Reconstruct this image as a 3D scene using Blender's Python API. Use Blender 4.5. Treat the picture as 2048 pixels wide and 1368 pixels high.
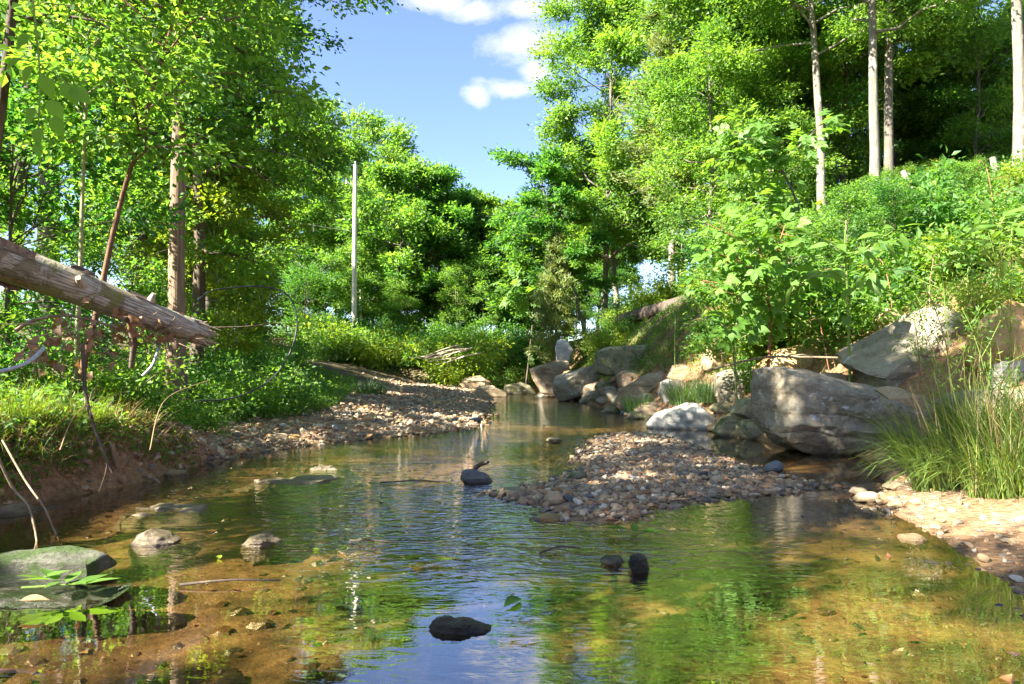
import bpy, math, random
import numpy as np
from math import radians, sin, cos, pi

for _o in list(bpy.data.objects):
    bpy.data.objects.remove(_o)
SC = bpy.context.scene
COL = SC.collection
RNG = np.random.default_rng(7)
random.seed(7)

# ------------------------------------------------------------------ camera
F = 1365.0                       # focal length in pixels of a 2048 px wide frame
cam_d = bpy.data.cameras.new('camera')
cam_d.sensor_width = 36.0
cam_d.lens = 36.0 * F / 2048.0
cam_d.shift_y = 61.0 / 2048.0
cam_d.clip_start = 0.05
cam_d.clip_end = 3000
cam = bpy.data.objects.new('camera', cam_d)
cam.location = (0, 0, 1.0)
cam.rotation_euler = (radians(90), 0, 0)
COL.objects.link(cam)
SC.camera = cam

# ------------------------------------------------------------------ sun, sky, exposure
SUN_VEC = np.array([-0.70, -0.42, 0.60]); SUN_VEC /= np.linalg.norm(SUN_VEC)
SUN_EL = math.asin(SUN_VEC[2])
SUN_AZ = math.atan2(SUN_VEC[0], SUN_VEC[1])
sl = bpy.data.lights.new('sun', 'SUN')
sl.energy = 5.0
sl.angle = radians(0.5)
sl.color = (1.0, 0.93, 0.80)
sun = bpy.data.objects.new('sun', sl)
from mathutils import Vector
sun.rotation_euler = Vector(SUN_VEC).to_track_quat('Z', 'Y').to_euler()
sun.location = (-30, -10, 40)
COL.objects.link(sun)

SC.view_settings.view_transform = 'Standard'
SC.view_settings.look = 'None'
SC.view_settings.exposure = 2.9
SC.view_settings.gamma = 1.0
SC.view_settings.use_curve_mapping = False
SC.render.engine = 'CYCLES'
cy = SC.cycles
cy.max_bounces = 9
cy.diffuse_bounces = 6
cy.glossy_bounces = 3
cy.transmission_bounces = 4
cy.transparent_max_bounces = 8
cy.caustics_reflective = False
cy.caustics_refractive = False
cy.use_denoising = True
try:
    cy.denoiser = 'OPENIMAGEDENOISE'
    cy.denoising_input_passes = 'RGB_ALBEDO_NORMAL'
    cy.denoising_prefilter = 'ACCURATE'
except Exception:
    pass

world = bpy.data.worlds.new('World')
SC.world = world
world.use_nodes = True
wn = world.node_tree
wn.nodes.clear()

def N(nt, typ, **kw):
    n = nt.nodes.new(typ)
    for k, v in kw.items():
        if k.startswith('i_'):
            key = k[2:]
            key = int(key) if key.isdigit() else key.replace('_', ' ')
            n.inputs[key].default_value = v
        else:
            setattr(n, k, v)
    return n

def L(nt, a, ao, b, bi):
    nt.links.new(a.outputs[ao], b.inputs[bi])

def pixdir(px, py):
    v = np.array([(px - 1024) / F, 1.0, (745 - py) / F])
    return v / np.linalg.norm(v)

def build_world():
    nt = wn
    sky = N(nt, 'ShaderNodeTexSky', sky_type='NISHITA')
    sky.sun_disc = False
    sky.sun_elevation = SUN_EL
    sky.sun_rotation = SUN_AZ
    sky.altitude = 100
    sky.air_density = 1.0
    sky.dust_density = 0.6
    sky.ozone_density = 2.5
    hs = N(nt, 'ShaderNodeHueSaturation', i_Hue=0.51, i_Saturation=1.0, i_Value=1.0)
    L(nt, sky, 'Color', hs, 'Color')
    tc = N(nt, 'ShaderNodeTexCoord')
    # soft noise that frays the clouds
    no = N(nt, 'ShaderNodeTexNoise', i_Scale=13.0, i_Detail=8.0, i_Roughness=0.66, i_Distortion=0.3)
    L(nt, tc, 'Generated', no, 'Vector')
    mp = N(nt, 'ShaderNodeMapping')
    mp.inputs['Scale'].default_value = (1.0, 1.0, 1.8)
    L(nt, tc, 'Generated', mp, 'Vector')
    L(nt, mp, 'Vector', no, 'Vector')
    blobs = [(1030, 95, 52, 25), (1065, 85, 40, 26), (1075, 140, 30, 26), (955, 190, 22, 20), (1020, 180, 50, 13),
             (890, 5, 52, 13), (960, 22, 50, 15), (1050, 15, 60, 13), (1130, 3, 46, 11), (672, 250, 9, 8)]
    cl = [(pixdir(a, b), c / F, d / F) for a, b, c, d in blobs]
    rr = random.Random(5)
    for k in range(16):      # clouds over the rest of the sky
        az = rr.uniform(0.9, 5.4); el = rr.uniform(0.25, 1.1)
        dv = np.array([sin(az) * cos(el), cos(az) * cos(el), sin(el)])
        cl.append((dv, rr.uniform(0.08, 0.2), rr.uniform(0.04, 0.09)))
    acc = None
    for dv, sx, sz in cl:
        sub = N(nt, 'ShaderNodeVectorMath', operation='SUBTRACT')
        sub.inputs[1].default_value = tuple(dv)
        L(nt, tc, 'Generated', sub, 0)
        mul = N(nt, 'ShaderNodeVectorMath', operation='MULTIPLY')
        mul.inputs[1].default_value = (1 / sx, 1 / sx, 1 / sz)
        L(nt, sub, 'Vector', mul, 0)
        ln = N(nt, 'ShaderNodeVectorMath', operation='LENGTH')
        L(nt, mul, 'Vector', ln, 0)
        mr = N(nt, 'ShaderNodeMapRange')
        mr.inputs['From Min'].default_value = 1.8
        mr.inputs['From Max'].default_value = 0.0
        L(nt, ln, 'Value', mr, 'Value')
        if acc is None:
            acc = mr
        else:
            mx = N(nt, 'ShaderNodeMath', operation='MAXIMUM')
            L(nt, acc, 0, mx, 0); L(nt, mr, 0, mx, 1)
            acc = mx
    # cloud density = blob + noise - 0.9
    sm = N(nt, 'ShaderNodeMath', operation='MULTIPLY_ADD')
    L(nt, no, 'Fac', sm, 0); sm.inputs[1].default_value = 1.7
    L(nt, acc, 0, sm, 2)
    den = N(nt, 'ShaderNodeMapRange')
    den.inputs['From Min'].default_value = 1.08
    den.inputs['From Max'].default_value = 1.95
    L(nt, sm, 0, den, 'Value')
    gate = N(nt, 'ShaderNodeMapRange')
    gate.inputs['From Min'].default_value = 0.0
    gate.inputs['From Max'].default_value = 0.18
    L(nt, acc, 0, gate, 'Value')
    dm = N(nt, 'ShaderNodeMath', operation='MULTIPLY')
    L(nt, den, 0, dm, 0); L(nt, gate, 0, dm, 1)
    mix = N(nt, 'ShaderNodeMix', data_type='RGBA')
    L(nt, dm, 0, mix, 'Factor')
    # gain on the whole sky: the photograph's sky is a light saturated blue
    gain = N(nt, 'ShaderNodeVectorMath', operation='MULTIPLY')
    gain.inputs[1].default_value = SKY_GAIN
    L(nt, hs, 'Color', gain, 0)
    nt.links.new(gain.outputs[0], mix.inputs[6])
    mix.inputs[7].default_value = (CLOUD, CLOUD * 0.99, CLOUD * 0.98, 1)
    bg = N(nt, 'ShaderNodeBackground', i_Strength=SKY_STRENGTH)
    nt.links.new(mix.outputs[2], bg.inputs['Color'])
    out = N(nt, 'ShaderNodeOutputWorld')
    L(nt, bg, 0, out, 0)
SKY_GAIN = (0.310, 0.322, 0.352)
CLOUD = 1.32
SKY_STRENGTH = 0.15
build_world()

# ------------------------------------------------------------------ numeric helpers
def sstep(a, b, x):
    t = np.clip((np.asarray(x, float) - a) / (b - a), 0, 1)
    return t * t * (3 - 2 * t)

_perm = np.random.default_rng(11).permutation(512)
_perm = np.concatenate([_perm, _perm, _perm])
_grad = np.random.default_rng(12).normal(size=(512, 3))
_grad /= np.linalg.norm(_grad, axis=1)[:, None]

def perlin(p):
    p = np.asarray(p, float)
    i = np.floor(p).astype(int)
    f = p - i
    u = f * f * f * (f * (f * 6 - 15) + 10)
    i &= 511
    res = np.zeros(len(p))
    for dx in (0, 1):
        for dy in (0, 1):
            for dz in (0, 1):
                h = _perm[_perm[_perm[(i[:, 0] + dx) & 511] + ((i[:, 1] + dy) & 511)] + ((i[:, 2] + dz) & 511)] & 511
                g = _grad[h]
                w = (u[:, 0] if dx else 1 - u[:, 0]) * (u[:, 1] if dy else 1 - u[:, 1]) * (u[:, 2] if dz else 1 - u[:, 2])
                res += w * (g[:, 0] * (f[:, 0] - dx) + g[:, 1] * (f[:, 1] - dy) + g[:, 2] * (f[:, 2] - dz))
    return res

def fbm(p, octv=4, gain=0.5):
    p = np.asarray(p, float)
    a, s, r = 1.0, 1.0, np.zeros(len(p))
    for k in range(octv):
        r += a * perlin(p * s + k * 17.3)
        a *= gain; s *= 2.03
    return r

def norm(v):
    v = np.asarray(v, float)
    return v / np.maximum(np.linalg.norm(v, axis=-1, keepdims=True), 1e-9)

def P(px, py, d):
    return np.array([(px - 1024) / F * d, d, 1.0 + (745 - py) / F * d])

# ------------------------------------------------------------------ terrain height
YL = [-60, 0, 3, 4.8, 6.7, 8.3, 9.7, 10.8, 11.6, 13, 16, 22, 28, 36, 60]
XL = [-3.0, -3.3, -3.5, -3.62, -3.40, -3.20, -2.55, -1.5, -0.75, -0.45, -0.45, -0.6, -0.8, -0.5, 0.0]
YR = [-60, 0, 2.2, 2.9, 3.7, 4.1, 5.3, 6.4, 7.6, 8.8, 10.9, 14.4, 19.5, 30, 36, 60]
XR = [1.6, 1.5, 1.65, 2.1, 2.4, 2.46, 2.75, 3.4, 4.25, 3.9, 3.4, 2.95, 2.5, 2.3, 2.0, 1.5]
def xl(y): return np.interp(y, YL, XL)
def xr(y): return np.interp(y, YR, XR)
def crv(s, pts):
    a = np.array(pts, float)
    return np.interp(s, a[:, 0], a[:, 1])
L_NEAR = [(-9, -.6), (0, -.05), (.10, .2), (.28, .45), (.6, .60), (1.2, .76), (2.2, 1.15), (4, 1.8), (8, 2.4), (20, 3.0), (60, 4), (900, 10)]
L_FAR = [(-9, -.6), (0, -.03), (1, .10), (2.5, .26), (4.5, .42), (6, .9), (8, 1.4), (12, 1.9), (20, 2.5), (60, 4), (900, 10)]
R_NEAR = [(-9, -.6), (0, -.02), (.5, .07), (1.2, .2), (2, .45), (3, .95), (5, 2.1), (8, 4.0), (13, 6.0), (25, 8), (900, 30)]
R_MID = [(-9, -.6), (0, -.03), (.3, .2), (1, .6), (1.8, 1.2), (3, 2.1), (5, 3.5), (8, 5.2), (12, 6.5), (25, 8.5), (900, 30)]
R_FAR = [(-9, -.6), (0, -.03), (.3, .25), (.8, .85), (1.3, 1.45), (2, 2.4), (3, 3.3), (5, 4.2), (10, 5.5), (25, 8), (900, 30)]
F_FAR = [(-9, -.6), (0, 0), (.8, .7), (1.6, 1.3), (3, 2.1), (8, 3.0), (25, 4), (900, 14)]
ISL = np.array([(.95, 9.6), (1.6, 11.4), (2.2, 11.6), (2.45, 10.0), (2.5, 7.6), (2.65, 6.6), (2.85, 5.9), (2.3, 5.65), (1.55, 5.35),
                (1.05, 4.9), (.75, 4.45), (.25, 4.5), (.05, 5.1), (-.25, 5.6), (.2, 6.0), (.6, 6.9), (.8, 8.2)])

def poly_sd(x, y, poly):
    d = np.full(x.shape, 1e9); inside = np.zeros(x.shape, bool)
    n = len(poly)
    for i in range(n):
        ax, ay = poly[i]; bx, by = poly[(i + 1) % n]
        ex, ey = bx - ax, by - ay
        t = np.clip(((x - ax) * ex + (y - ay) * ey) / (ex * ex + ey * ey), 0, 1)
        d = np.minimum(d, np.hypot(x - ax - t * ex, y - ay - t * ey))
        c = ((ay > y) != (by > y)) & (x < (bx - ax) * (y - ay) / (by - ay + 1e-12) + ax)
        inside ^= c
    return np.where(inside, d, -d)

def hgt(x, y, fine=True):
    x = np.atleast_1d(np.asarray(x, float)); y = np.atleast_1d(np.asarray(y, float))
    shp = x.shape; x = x.ravel(); y = y.ravel()
    wob = 0.22 * perlin(np.stack([x * .0, y * .9, x * 0 + 3], 1)) + 0.1 * perlin(np.stack([x * .0, y * 2.7, x * 0 + 5], 1))
    s = xl(y) + wob - x
    wl = sstep(6.6, 9.2, y)
    hl = crv(s, L_NEAR) * (1 - wl) + crv(s, L_FAR) * wl
    s2 = x - xr(y) - wob
    w1 = sstep(5.2, 7.2, y); w2 = sstep(12, 18, y)
    hr = (crv(s2, R_NEAR) * (1 - w1) + crv(s2, R_MID) * w1) * (1 - w2) + crv(s2, R_FAR) * w2
    t = y - 38.5 - 0.8 * np.sin(x * .5) + 0.03 * x * x * (x < 0)
    hf = crv(t, F_FAR)
    bed = np.maximum(np.maximum(hl, hr), hf)
    pos = np.stack([x, y, x * 0], 1)
    b = -0.17 + 0.07 * perlin(pos * .8) + 0.05 * perlin(pos * 2.1)
    rif = sstep(3.4, 4.6, y) * (1 - sstep(6.0, 7.5, y)) + .8 * sstep(9.5, 11, y) * (1 - sstep(16, 19, y))
    b += 0.09 * rif
    h = np.maximum(bed, b * sstep(0, .8, np.minimum(-s, -s2)) + (bed) * (1 - sstep(0, .8, np.minimum(-s, -s2))))
    isl = poly_sd(x, y, ISL) + .30 * perlin(pos * 1.3 + 40) + .14 * perlin(pos * 3.7 + 9)
    hi = -0.16 + 0.172 * sstep(-.75, .25, isl) + .022 * sstep(.1, 1.0, isl)
    h = np.maximum(h, np.where(isl > -.75, hi, -9))
    up = sstep(.05, .6, h)
    h = h + up * (0.10 * fbm(pos * .9, 3) + (0.045 * perlin(pos * 3.1) if fine else 0))
    # raw clods on the cut left bank
    h = h + np.where((s > 0) & (s < 1.0) & (y < 11), 0.17 * perlin(pos * 3.6) + .09 * perlin(pos * 9.0), 0) * sstep(0, .1, s)
    return h.reshape(shp)

def hz(x, y):
    return float(hgt(np.array([x]), np.array([y]))[0])

def hit(px, py, dmin=2.0, dmax=90.0):
    """where the ray through a pixel of the photograph meets the ground"""
    d = np.geomspace(dmin, dmax, 900)
    x = (px - 1024) / F * d; z = 1 + (745 - py) / F * d
    g = hgt(x, d) - z
    k = np.argmax(g > 0)
    if not (g > 0).any():
        k = len(d) - 1
    return np.array([x[k], d[k], z[k]])

# ------------------------------------------------------------------ mesh helpers
class MB:
    """collects vertices and faces of any size; build() links them as ONE mesh object"""
    def __init__(s):
        s.v = []; s.f = []; s.t = []; s.n = 0
    def add(s, v, f, tint=None):
        v = np.asarray(v, float).reshape(-1, 3); f = np.asarray(f, int)
        s.v.append(v); s.f.append(f + s.n)
        s.t.append(np.full(len(f), .5) if tint is None else np.broadcast_to(np.asarray(tint, float), (len(f),)))
        s.n += len(v)
    def mesh(s, name, mat, smooth=False):
        me = bpy.data.meshes.new(name)
        if not s.v:
            return me
        v = np.concatenate(s.v)
        me.vertices.add(len(v)); me.vertices.foreach_set('co', v.ravel().astype(np.float32))
        loops = np.concatenate([f.ravel() for f in s.f])
        tot = np.concatenate([np.full(len(f), f.shape[1]) for f in s.f])
        st = np.concatenate([[0], np.cumsum(tot)[:-1]])
        me.loops.add(len(loops)); me.loops.foreach_set('vertex_index', loops.astype(np.int32))
        me.polygons.add(len(tot)); me.polygons.foreach_set('loop_start', st.astype(np.int32))
        me.polygons.foreach_set('use_smooth', np.full(len(tot), smooth))
        a = me.attributes.new('tint', 'FLOAT', 'FACE')
        a.data.foreach_set('value', np.concatenate(s.t).astype(np.float32))
        me.update(calc_edges=True)
        if mat is not None:
            me.materials.append(mat)
        return me
    def build(s, name, mat, parent=None, loc=(0, 0, 0), smooth=False):
        o = bpy.data.objects.new(name, s.mesh(name, mat, smooth))
        o.location = tuple(float(c) for c in loc)
        COL.objects.link(o)
        if parent is not None:
            o.parent = parent
        return o

def tag(o, label, cat, group=None):
    o['label'] = label; o['category'] = cat
    if group: o['group'] = group
    return o

def thing(name, label, cat, loc, rz=0.0, group=None):
    o = bpy.data.objects.new(name, None)
    o.empty_display_size = 0.1
    o.location = tuple(float(c) for c in loc); o.rotation_euler = (0, 0, rz)
    COL.objects.link(o)
    return tag(o, label, cat, group)

def struct(o, kind='structure'):
    o['kind'] = kind
    return o

def dup(root, loc, rz=0.0, sc=1.0, label=None):
    r = root.copy(); COL.objects.link(r)
    r.location = tuple(float(c) for c in loc); r.rotation_euler = (0, 0, rz)
    r.scale = (sc, sc, sc) if np.isscalar(sc) else sc
    if label: r['label'] = label
    for ch in list(root.children):
        c = ch.copy(); COL.objects.link(c); c.parent = r
    return r

def tube(mb, path, rad, sides=7, tint=.5, cap=True, jit=0.0, seed=0):
    path = np.asarray(path, float); n = len(path)
    rad = np.broadcast_to(np.asarray(rad, float), (n,))
    tg = norm(np.gradient(path, axis=0))
    ref = np.array([1.0, 0, 0]) if abs(tg[0][0]) < .8 else np.array([0, 1.0, 0])
    u = ref - tg[0] * ref.dot(tg[0]); u /= np.linalg.norm(u)
    U = [u]
    for k in range(1, n):
        u = U[-1] - tg[k] * U[-1].dot(tg[k]); u /= max(np.linalg.norm(u), 1e-9); U.append(u)
    U = np.array(U); V = np.cross(tg, U)
    a = np.arange(sides) * 2 * pi / sides
    ring = np.cos(a)[None, :, None] * U[:, None, :] + np.sin(a)[None, :, None] * V[:, None, :]
    rr = np.repeat(rad[:, None], sides, 1)
    if jit:
        q = path[:, None, :] * 3.0 + ring * 2.0
        rr = rr * (1 + jit * perlin(q.reshape(-1, 3) + seed * 7.7).reshape(n, sides))
    v = path[:, None, :] + ring * rr[:, :, None]
    idx = np.arange(n * sides).reshape(n, sides)
    q = np.stack([idx[:-1], np.roll(idx[:-1], -1, 1), np.roll(idx[1:], -1, 1), idx[1:]], -1).reshape(-1, 4)
    mb.add(v.reshape(-1, 3), q, tint)
    if cap:
        for e, rev in ((0, True), (n - 1, False)):
            c = path[e]
            vv = np.vstack([v[e], c])
            f = np.array([[(i + 1) % sides, i, sides] if rev else [i, (i + 1) % sides, sides] for i in range(sides)])
            mb.add(vv, f, tint)

def leaf_cards(mb, pos, dr, nr, ln, wd, tint, fold=.12, tri=False):
    """one folded diamond of two triangles' worth per leaf"""
    pos = np.asarray(pos, float); n = len(pos)
    dr = norm(dr); sd = norm(np.cross(nr, dr)); nr = np.cross(dr, sd)
    ln = np.broadcast_to(ln, (n,))[:, None]; wd = np.broadcast_to(wd, (n,))[:, None]
    b = pos; t = pos + dr * ln
    if tri:
        v = np.stack([b + sd * wd * .5, t, b - sd * wd * .5], 1).reshape(-1, 3)
        mb.add(v, np.arange(n * 3).reshape(n, 3), np.broadcast_to(tint, (n,)))
        return
    m = pos + dr * ln * .42 + nr * wd * fold
    v = np.stack([b - nr * 0, m + sd * wd * .5, t - nr * wd * .15, m - sd * wd * .5], 1).reshape(-1, 3)
    f = np.arange(n * 4).reshape(n, 4)
    # split along the midrib so the fold reads
    f3 = np.concatenate([f[:, [0, 1, 2]], f[:, [0, 2, 3]]], 0)
    mb.add(v, f3, np.concatenate([np.broadcast_to(tint, (n,))] * 2))

def rand_dirs(n, rng, up=0.0, flat=1.0):
    v = rng.normal(size=(n, 3)); v[:, 2] = v[:, 2] * flat + up
    return norm(v)

def blades(mb, pos, h, w, lean, bend, rng, tint, segs=3):
    """curved grass blades: strips narrowing to a tip"""
    n = len(pos)
    h = np.broadcast_to(h, (n,)); w = np.broadcast_to(w, (n,)); bend = np.broadcast_to(bend, (n,))
    ld = norm(np.concatenate([lean, np.zeros((n, 1))], 1)) if lean.shape[1] == 2 else norm(lean)
    side = norm(np.cross(ld, np.array([0, 0, 1.0])) + .3 * rng.normal(size=(n, 3)) * [1, 1, 0])
    vs = []; p = np.array(pos, float); a0 = rng.uniform(0, .5, n)
    for k in range(segs + 1):
        t = k / segs
        ww = (w * (1 - t) ** .7 * .5)[:, None]
        vs += [p - side * ww, p + side * ww] if k < segs else [p]
        ang = a0 + bend * (t + .5 / segs)
        p = p + (ld * np.sin(ang)[:, None] + np.array([0, 0, 1.0]) * np.cos(ang)[:, None]) * (h / segs)[:, None]
    v = np.stack(vs, 1); m = v.shape[1]
    base = (np.arange(n) * m)[:, None]
    q = []
    for k in range(segs - 1):
        q.append(base + np.array([[2 * k, 2 * k + 1, 2 * k + 3, 2 * k + 2]]))
    tr = base + np.array([[2 * segs - 2, 2 * segs - 1, 2 * segs]])
    vv = v.reshape(-1, 3)
    mb.v.append(vv); tt = np.broadcast_to(tint, (n,))
    for a in q:
        mb.f.append(a + mb.n); mb.t.append(tt)
    mb.f.append(tr + mb.n); mb.t.append(tt)
    mb.n += len(vv)

def ico(sub):
    t = (1 + 5 ** .5) / 2
    v = [(-1, t, 0), (1, t, 0), (-1, -t, 0), (1, -t, 0), (0, -1, t), (0, 1, t), (0, -1, -t), (0, 1, -t), (t, 0, -1), (t, 0, 1), (-t, 0, -1), (-t, 0, 1)]
    f = [(0, 11, 5), (0, 5, 1), (0, 1, 7), (0, 7, 10), (0, 10, 11), (1, 5, 9), (5, 11, 4), (11, 10, 2), (10, 7, 6), (7, 1, 8),
         (3, 9, 4), (3, 4, 2), (3, 2, 6), (3, 6, 8), (3, 8, 9), (4, 9, 5), (2, 4, 11), (6, 2, 10), (8, 6, 7), (9, 8, 1)]
    v = [np.array(p) / np.linalg.norm(p) for p in v]
    for _ in range(sub):
        c = {}; nf = []
        def mid(a, b):
            k = (min(a, b), max(a, b))
            if k not in c:
                p = v[a] + v[b]; v.append(p / np.linalg.norm(p)); c[k] = len(v) - 1
            return c[k]
        for a, b, d in f:
            ab, bd, da = mid(a, b), mid(b, d), mid(d, a)
            nf += [(a, ab, da), (b, bd, ab), (d, da, bd), (ab, bd, da)]
        f = nf
    return np.array(v), np.array(f)
ICO = {k: ico(k) for k in range(7)}

# ------------------------------------------------------------------ materials
def new_mat(name):
    m = bpy.data.materials.new(name); m.use_nodes = True
    nt = m.node_tree; nt.nodes.clear()
    return m, nt, N(nt, 'ShaderNodeOutputMaterial')

def ramp(nt, stops, interp='LINEAR'):
    r = N(nt, 'ShaderNodeValToRGB'); cr = r.color_ramp; cr.interpolation = interp
    while len(cr.elements) < len(stops): cr.elements.new(.5)
    for e, (p, c) in zip(cr.elements, stops):
        e.position = p; e.color = (c[0], c[1], c[2], 1)
    return r

def leaf_mat(name, lo, hi, trans=2.6, tr_mix=.45, gloss=.02, rough=.6):
    m, nt, out = new_mat(name)
    at = N(nt, 'ShaderNodeAttribute', attribute_name='tint')
    oi = N(nt, 'ShaderNodeObjectInfo')
    ad = N(nt, 'ShaderNodeMath', operation='MULTIPLY_ADD'); ad.inputs[1].default_value = .3; ad.use_clamp = True
    L(nt, oi, 'Random', ad, 0)
    sb = N(nt, 'ShaderNodeMath', operation='SUBTRACT'); sb.inputs[1].default_value = .15
    L(nt, at, 'Fac', sb, 0); L(nt, sb, 0, ad, 2)
    r = ramp(nt, [(0, lo), (1, hi)])
    L(nt, ad, 0, r, 'Fac')
    df = N(nt, 'ShaderNodeBsdfDiffuse'); L(nt, r, 'Color', df, 'Color')
    gm = N(nt, 'ShaderNodeVectorMath', operation='MULTIPLY'); gm.inputs[1].default_value = (trans * 1.12, trans, trans * .45)
    L(nt, r, 'Color', gm, 0)
    tl = N(nt, 'ShaderNodeBsdfTranslucent'); L(nt, gm, 0, tl, 'Color')
    mx = N(nt, 'ShaderNodeMixShader', i_Fac=tr_mix); L(nt, df, 0, mx, 1); L(nt, tl, 0, mx, 2)
    gl = N(nt, 'ShaderNodeBsdfGlossy', i_Roughness=rough)
    gl.inputs['Color'].default_value = (1, 1, 1, 1)
    m2 = N(nt, 'ShaderNodeMixShader', i_Fac=gloss); L(nt, mx, 0, m2, 1); L(nt, gl, 0, m2, 2)
    L(nt, m2, 0, out, 0)
    return m

M = {}
M['leaf_bright'] = leaf_mat('leaf_bright', (.050, .140, .022), (.150, .265, .036), 2.1, .48)
M['leaf_mid'] = leaf_mat('leaf_mid', (.040, .120, .022), (.130, .245, .034), 2.35, .54)
M['leaf_dark'] = leaf_mat('leaf_dark', (.022, .090, .018), (.072, .180, .024), 2.6, .52)
M['leaf_yellow'] = leaf_mat('leaf_yellow', (.095, .190, .012), (.220, .290, .020), 1.8)
M['leaf_pine'] = leaf_mat('leaf_pine', (.095, .150, .040), (.220, .270, .080), 1.4, .4, .02)
M['leaf_gloss'] = leaf_mat('leaf_gloss', (.055, .150, .020), (.130, .265, .030), 1.9, .42, .015, .6)
M['leaf_vine'] = leaf_mat('leaf_vine', (.120, .270, .025), (.180, .350, .040), 1.9, .55, .01)
M['grass'] = leaf_mat('grass_blade', (.055, .120, .012), (.170, .250, .030), 1.6, .4, .05)
M['grass_dark'] = leaf_mat('grass_dark', (.030, .095, .012), (.080, .180, .022), 1.8, .4, .06)
M['straw'] = leaf_mat('straw', (.20, .13, .06), (.42, .31, .16), 1.1, .2, .02)
M['dry_leaf'] = leaf_mat('dry_leaf', (.16, .075, .035), (.36, .20, .10), 1.0, .2, .04)

def bark_mat(name, c1, c2, lichen=None, scale=(14, 14, 2.5), bump=.6, lich_lo=.55, fine=1.0):
    m, nt, out = new_mat(name)
    tc = N(nt, 'ShaderNodeTexCoord')
    mp = N(nt, 'ShaderNodeMapping'); mp.inputs['Scale'].default_value = scale
    L(nt, tc, 'Object', mp, 'Vector')
    no = N(nt, 'ShaderNodeTexNoise', i_Scale=fine, i_Detail=6, i_Roughness=.65, i_Distortion=.5); L(nt, mp, 0, no, 'Vector')
    r = ramp(nt, [(.32, c1), (.68, c2)]); L(nt, no, 'Fac', r, 'Fac')
    col = r
    ci = 'Color'
    if lichen is not None:
        n2 = N(nt, 'ShaderNodeTexNoise', i_Scale=3.2, i_Detail=5, i_Roughness=.7); L(nt, tc, 'Object', n2, 'Vector')
        r2 = ramp(nt, [(lich_lo, (0, 0, 0)), (lich_lo + .1, (1, 1, 1))]); L(nt, n2, 'Fac', r2, 'Fac')
        mx = N(nt, 'ShaderNodeMix', data_type='RGBA')
        L(nt, r2, 'Color', mx, 'Factor'); nt.links.new(r.outputs[0], mx.inputs[6]); mx.inputs[7].default_value = (*lichen, 1)
        col = mx; ci = 2
    bp = N(nt, 'ShaderNodeBump', i_Strength=bump, i_Distance=.02); L(nt, no, 'Fac', bp, 'Height')
    b = N(nt, 'ShaderNodeBsdfPrincipled', i_Roughness=.9)
    b.inputs['Specular IOR Level'].default_value = .2
    nt.links.new(col.outputs[ci], b.inputs['Base Color']); L(nt, bp, 0, b, 'Normal')
    L(nt, b, 0, out, 0)
    return m

M['bark_grey'] = bark_mat('bark_grey', (.06, .05, .04), (.17, .15, .12), (.28, .27, .23), lich_lo=.58)
M['bark_pale'] = bark_mat('bark_pale', (.085, .075, .058), (.22, .20, .16), (.36, .345, .30), lich_lo=.55)
M['bark_dark'] = bark_mat('bark_dark', (.045, .035, .028), (.13, .10, .075))
M['bark_cedar'] = bark_mat('bark_cedar', (.10, .062, .042), (.30, .215, .155), None, (30, 30, 1.6), .9)
M['bark_red'] = bark_mat('bark_red', (.075, .042, .025), (.19, .110, .062), (.28, .25, .11), lich_lo=.62)
M['bark_green'] = bark_mat('bark_green', (.16, .17, .08), (.32, .32, .17))
M['twig'] = bark_mat('twig', (.14, .095, .06), (.34, .26, .17))
M['dead_wood'] = bark_mat('dead_wood', (.24, .19, .13), (.52, .45, .35), None, (40, 40, 4))
M['pole_wood'] = bark_mat('pole_wood', (.52, .45, .36), (.74, .67, .56), None, (20, 20, .5), .3)
M['stem_green'] = bark_mat('stem_green', (.10, .17, .03), (.22, .30, .07))
M['stem_red'] = bark_mat('stem_red', (.20, .09, .05), (.34, .16, .09))

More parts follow.
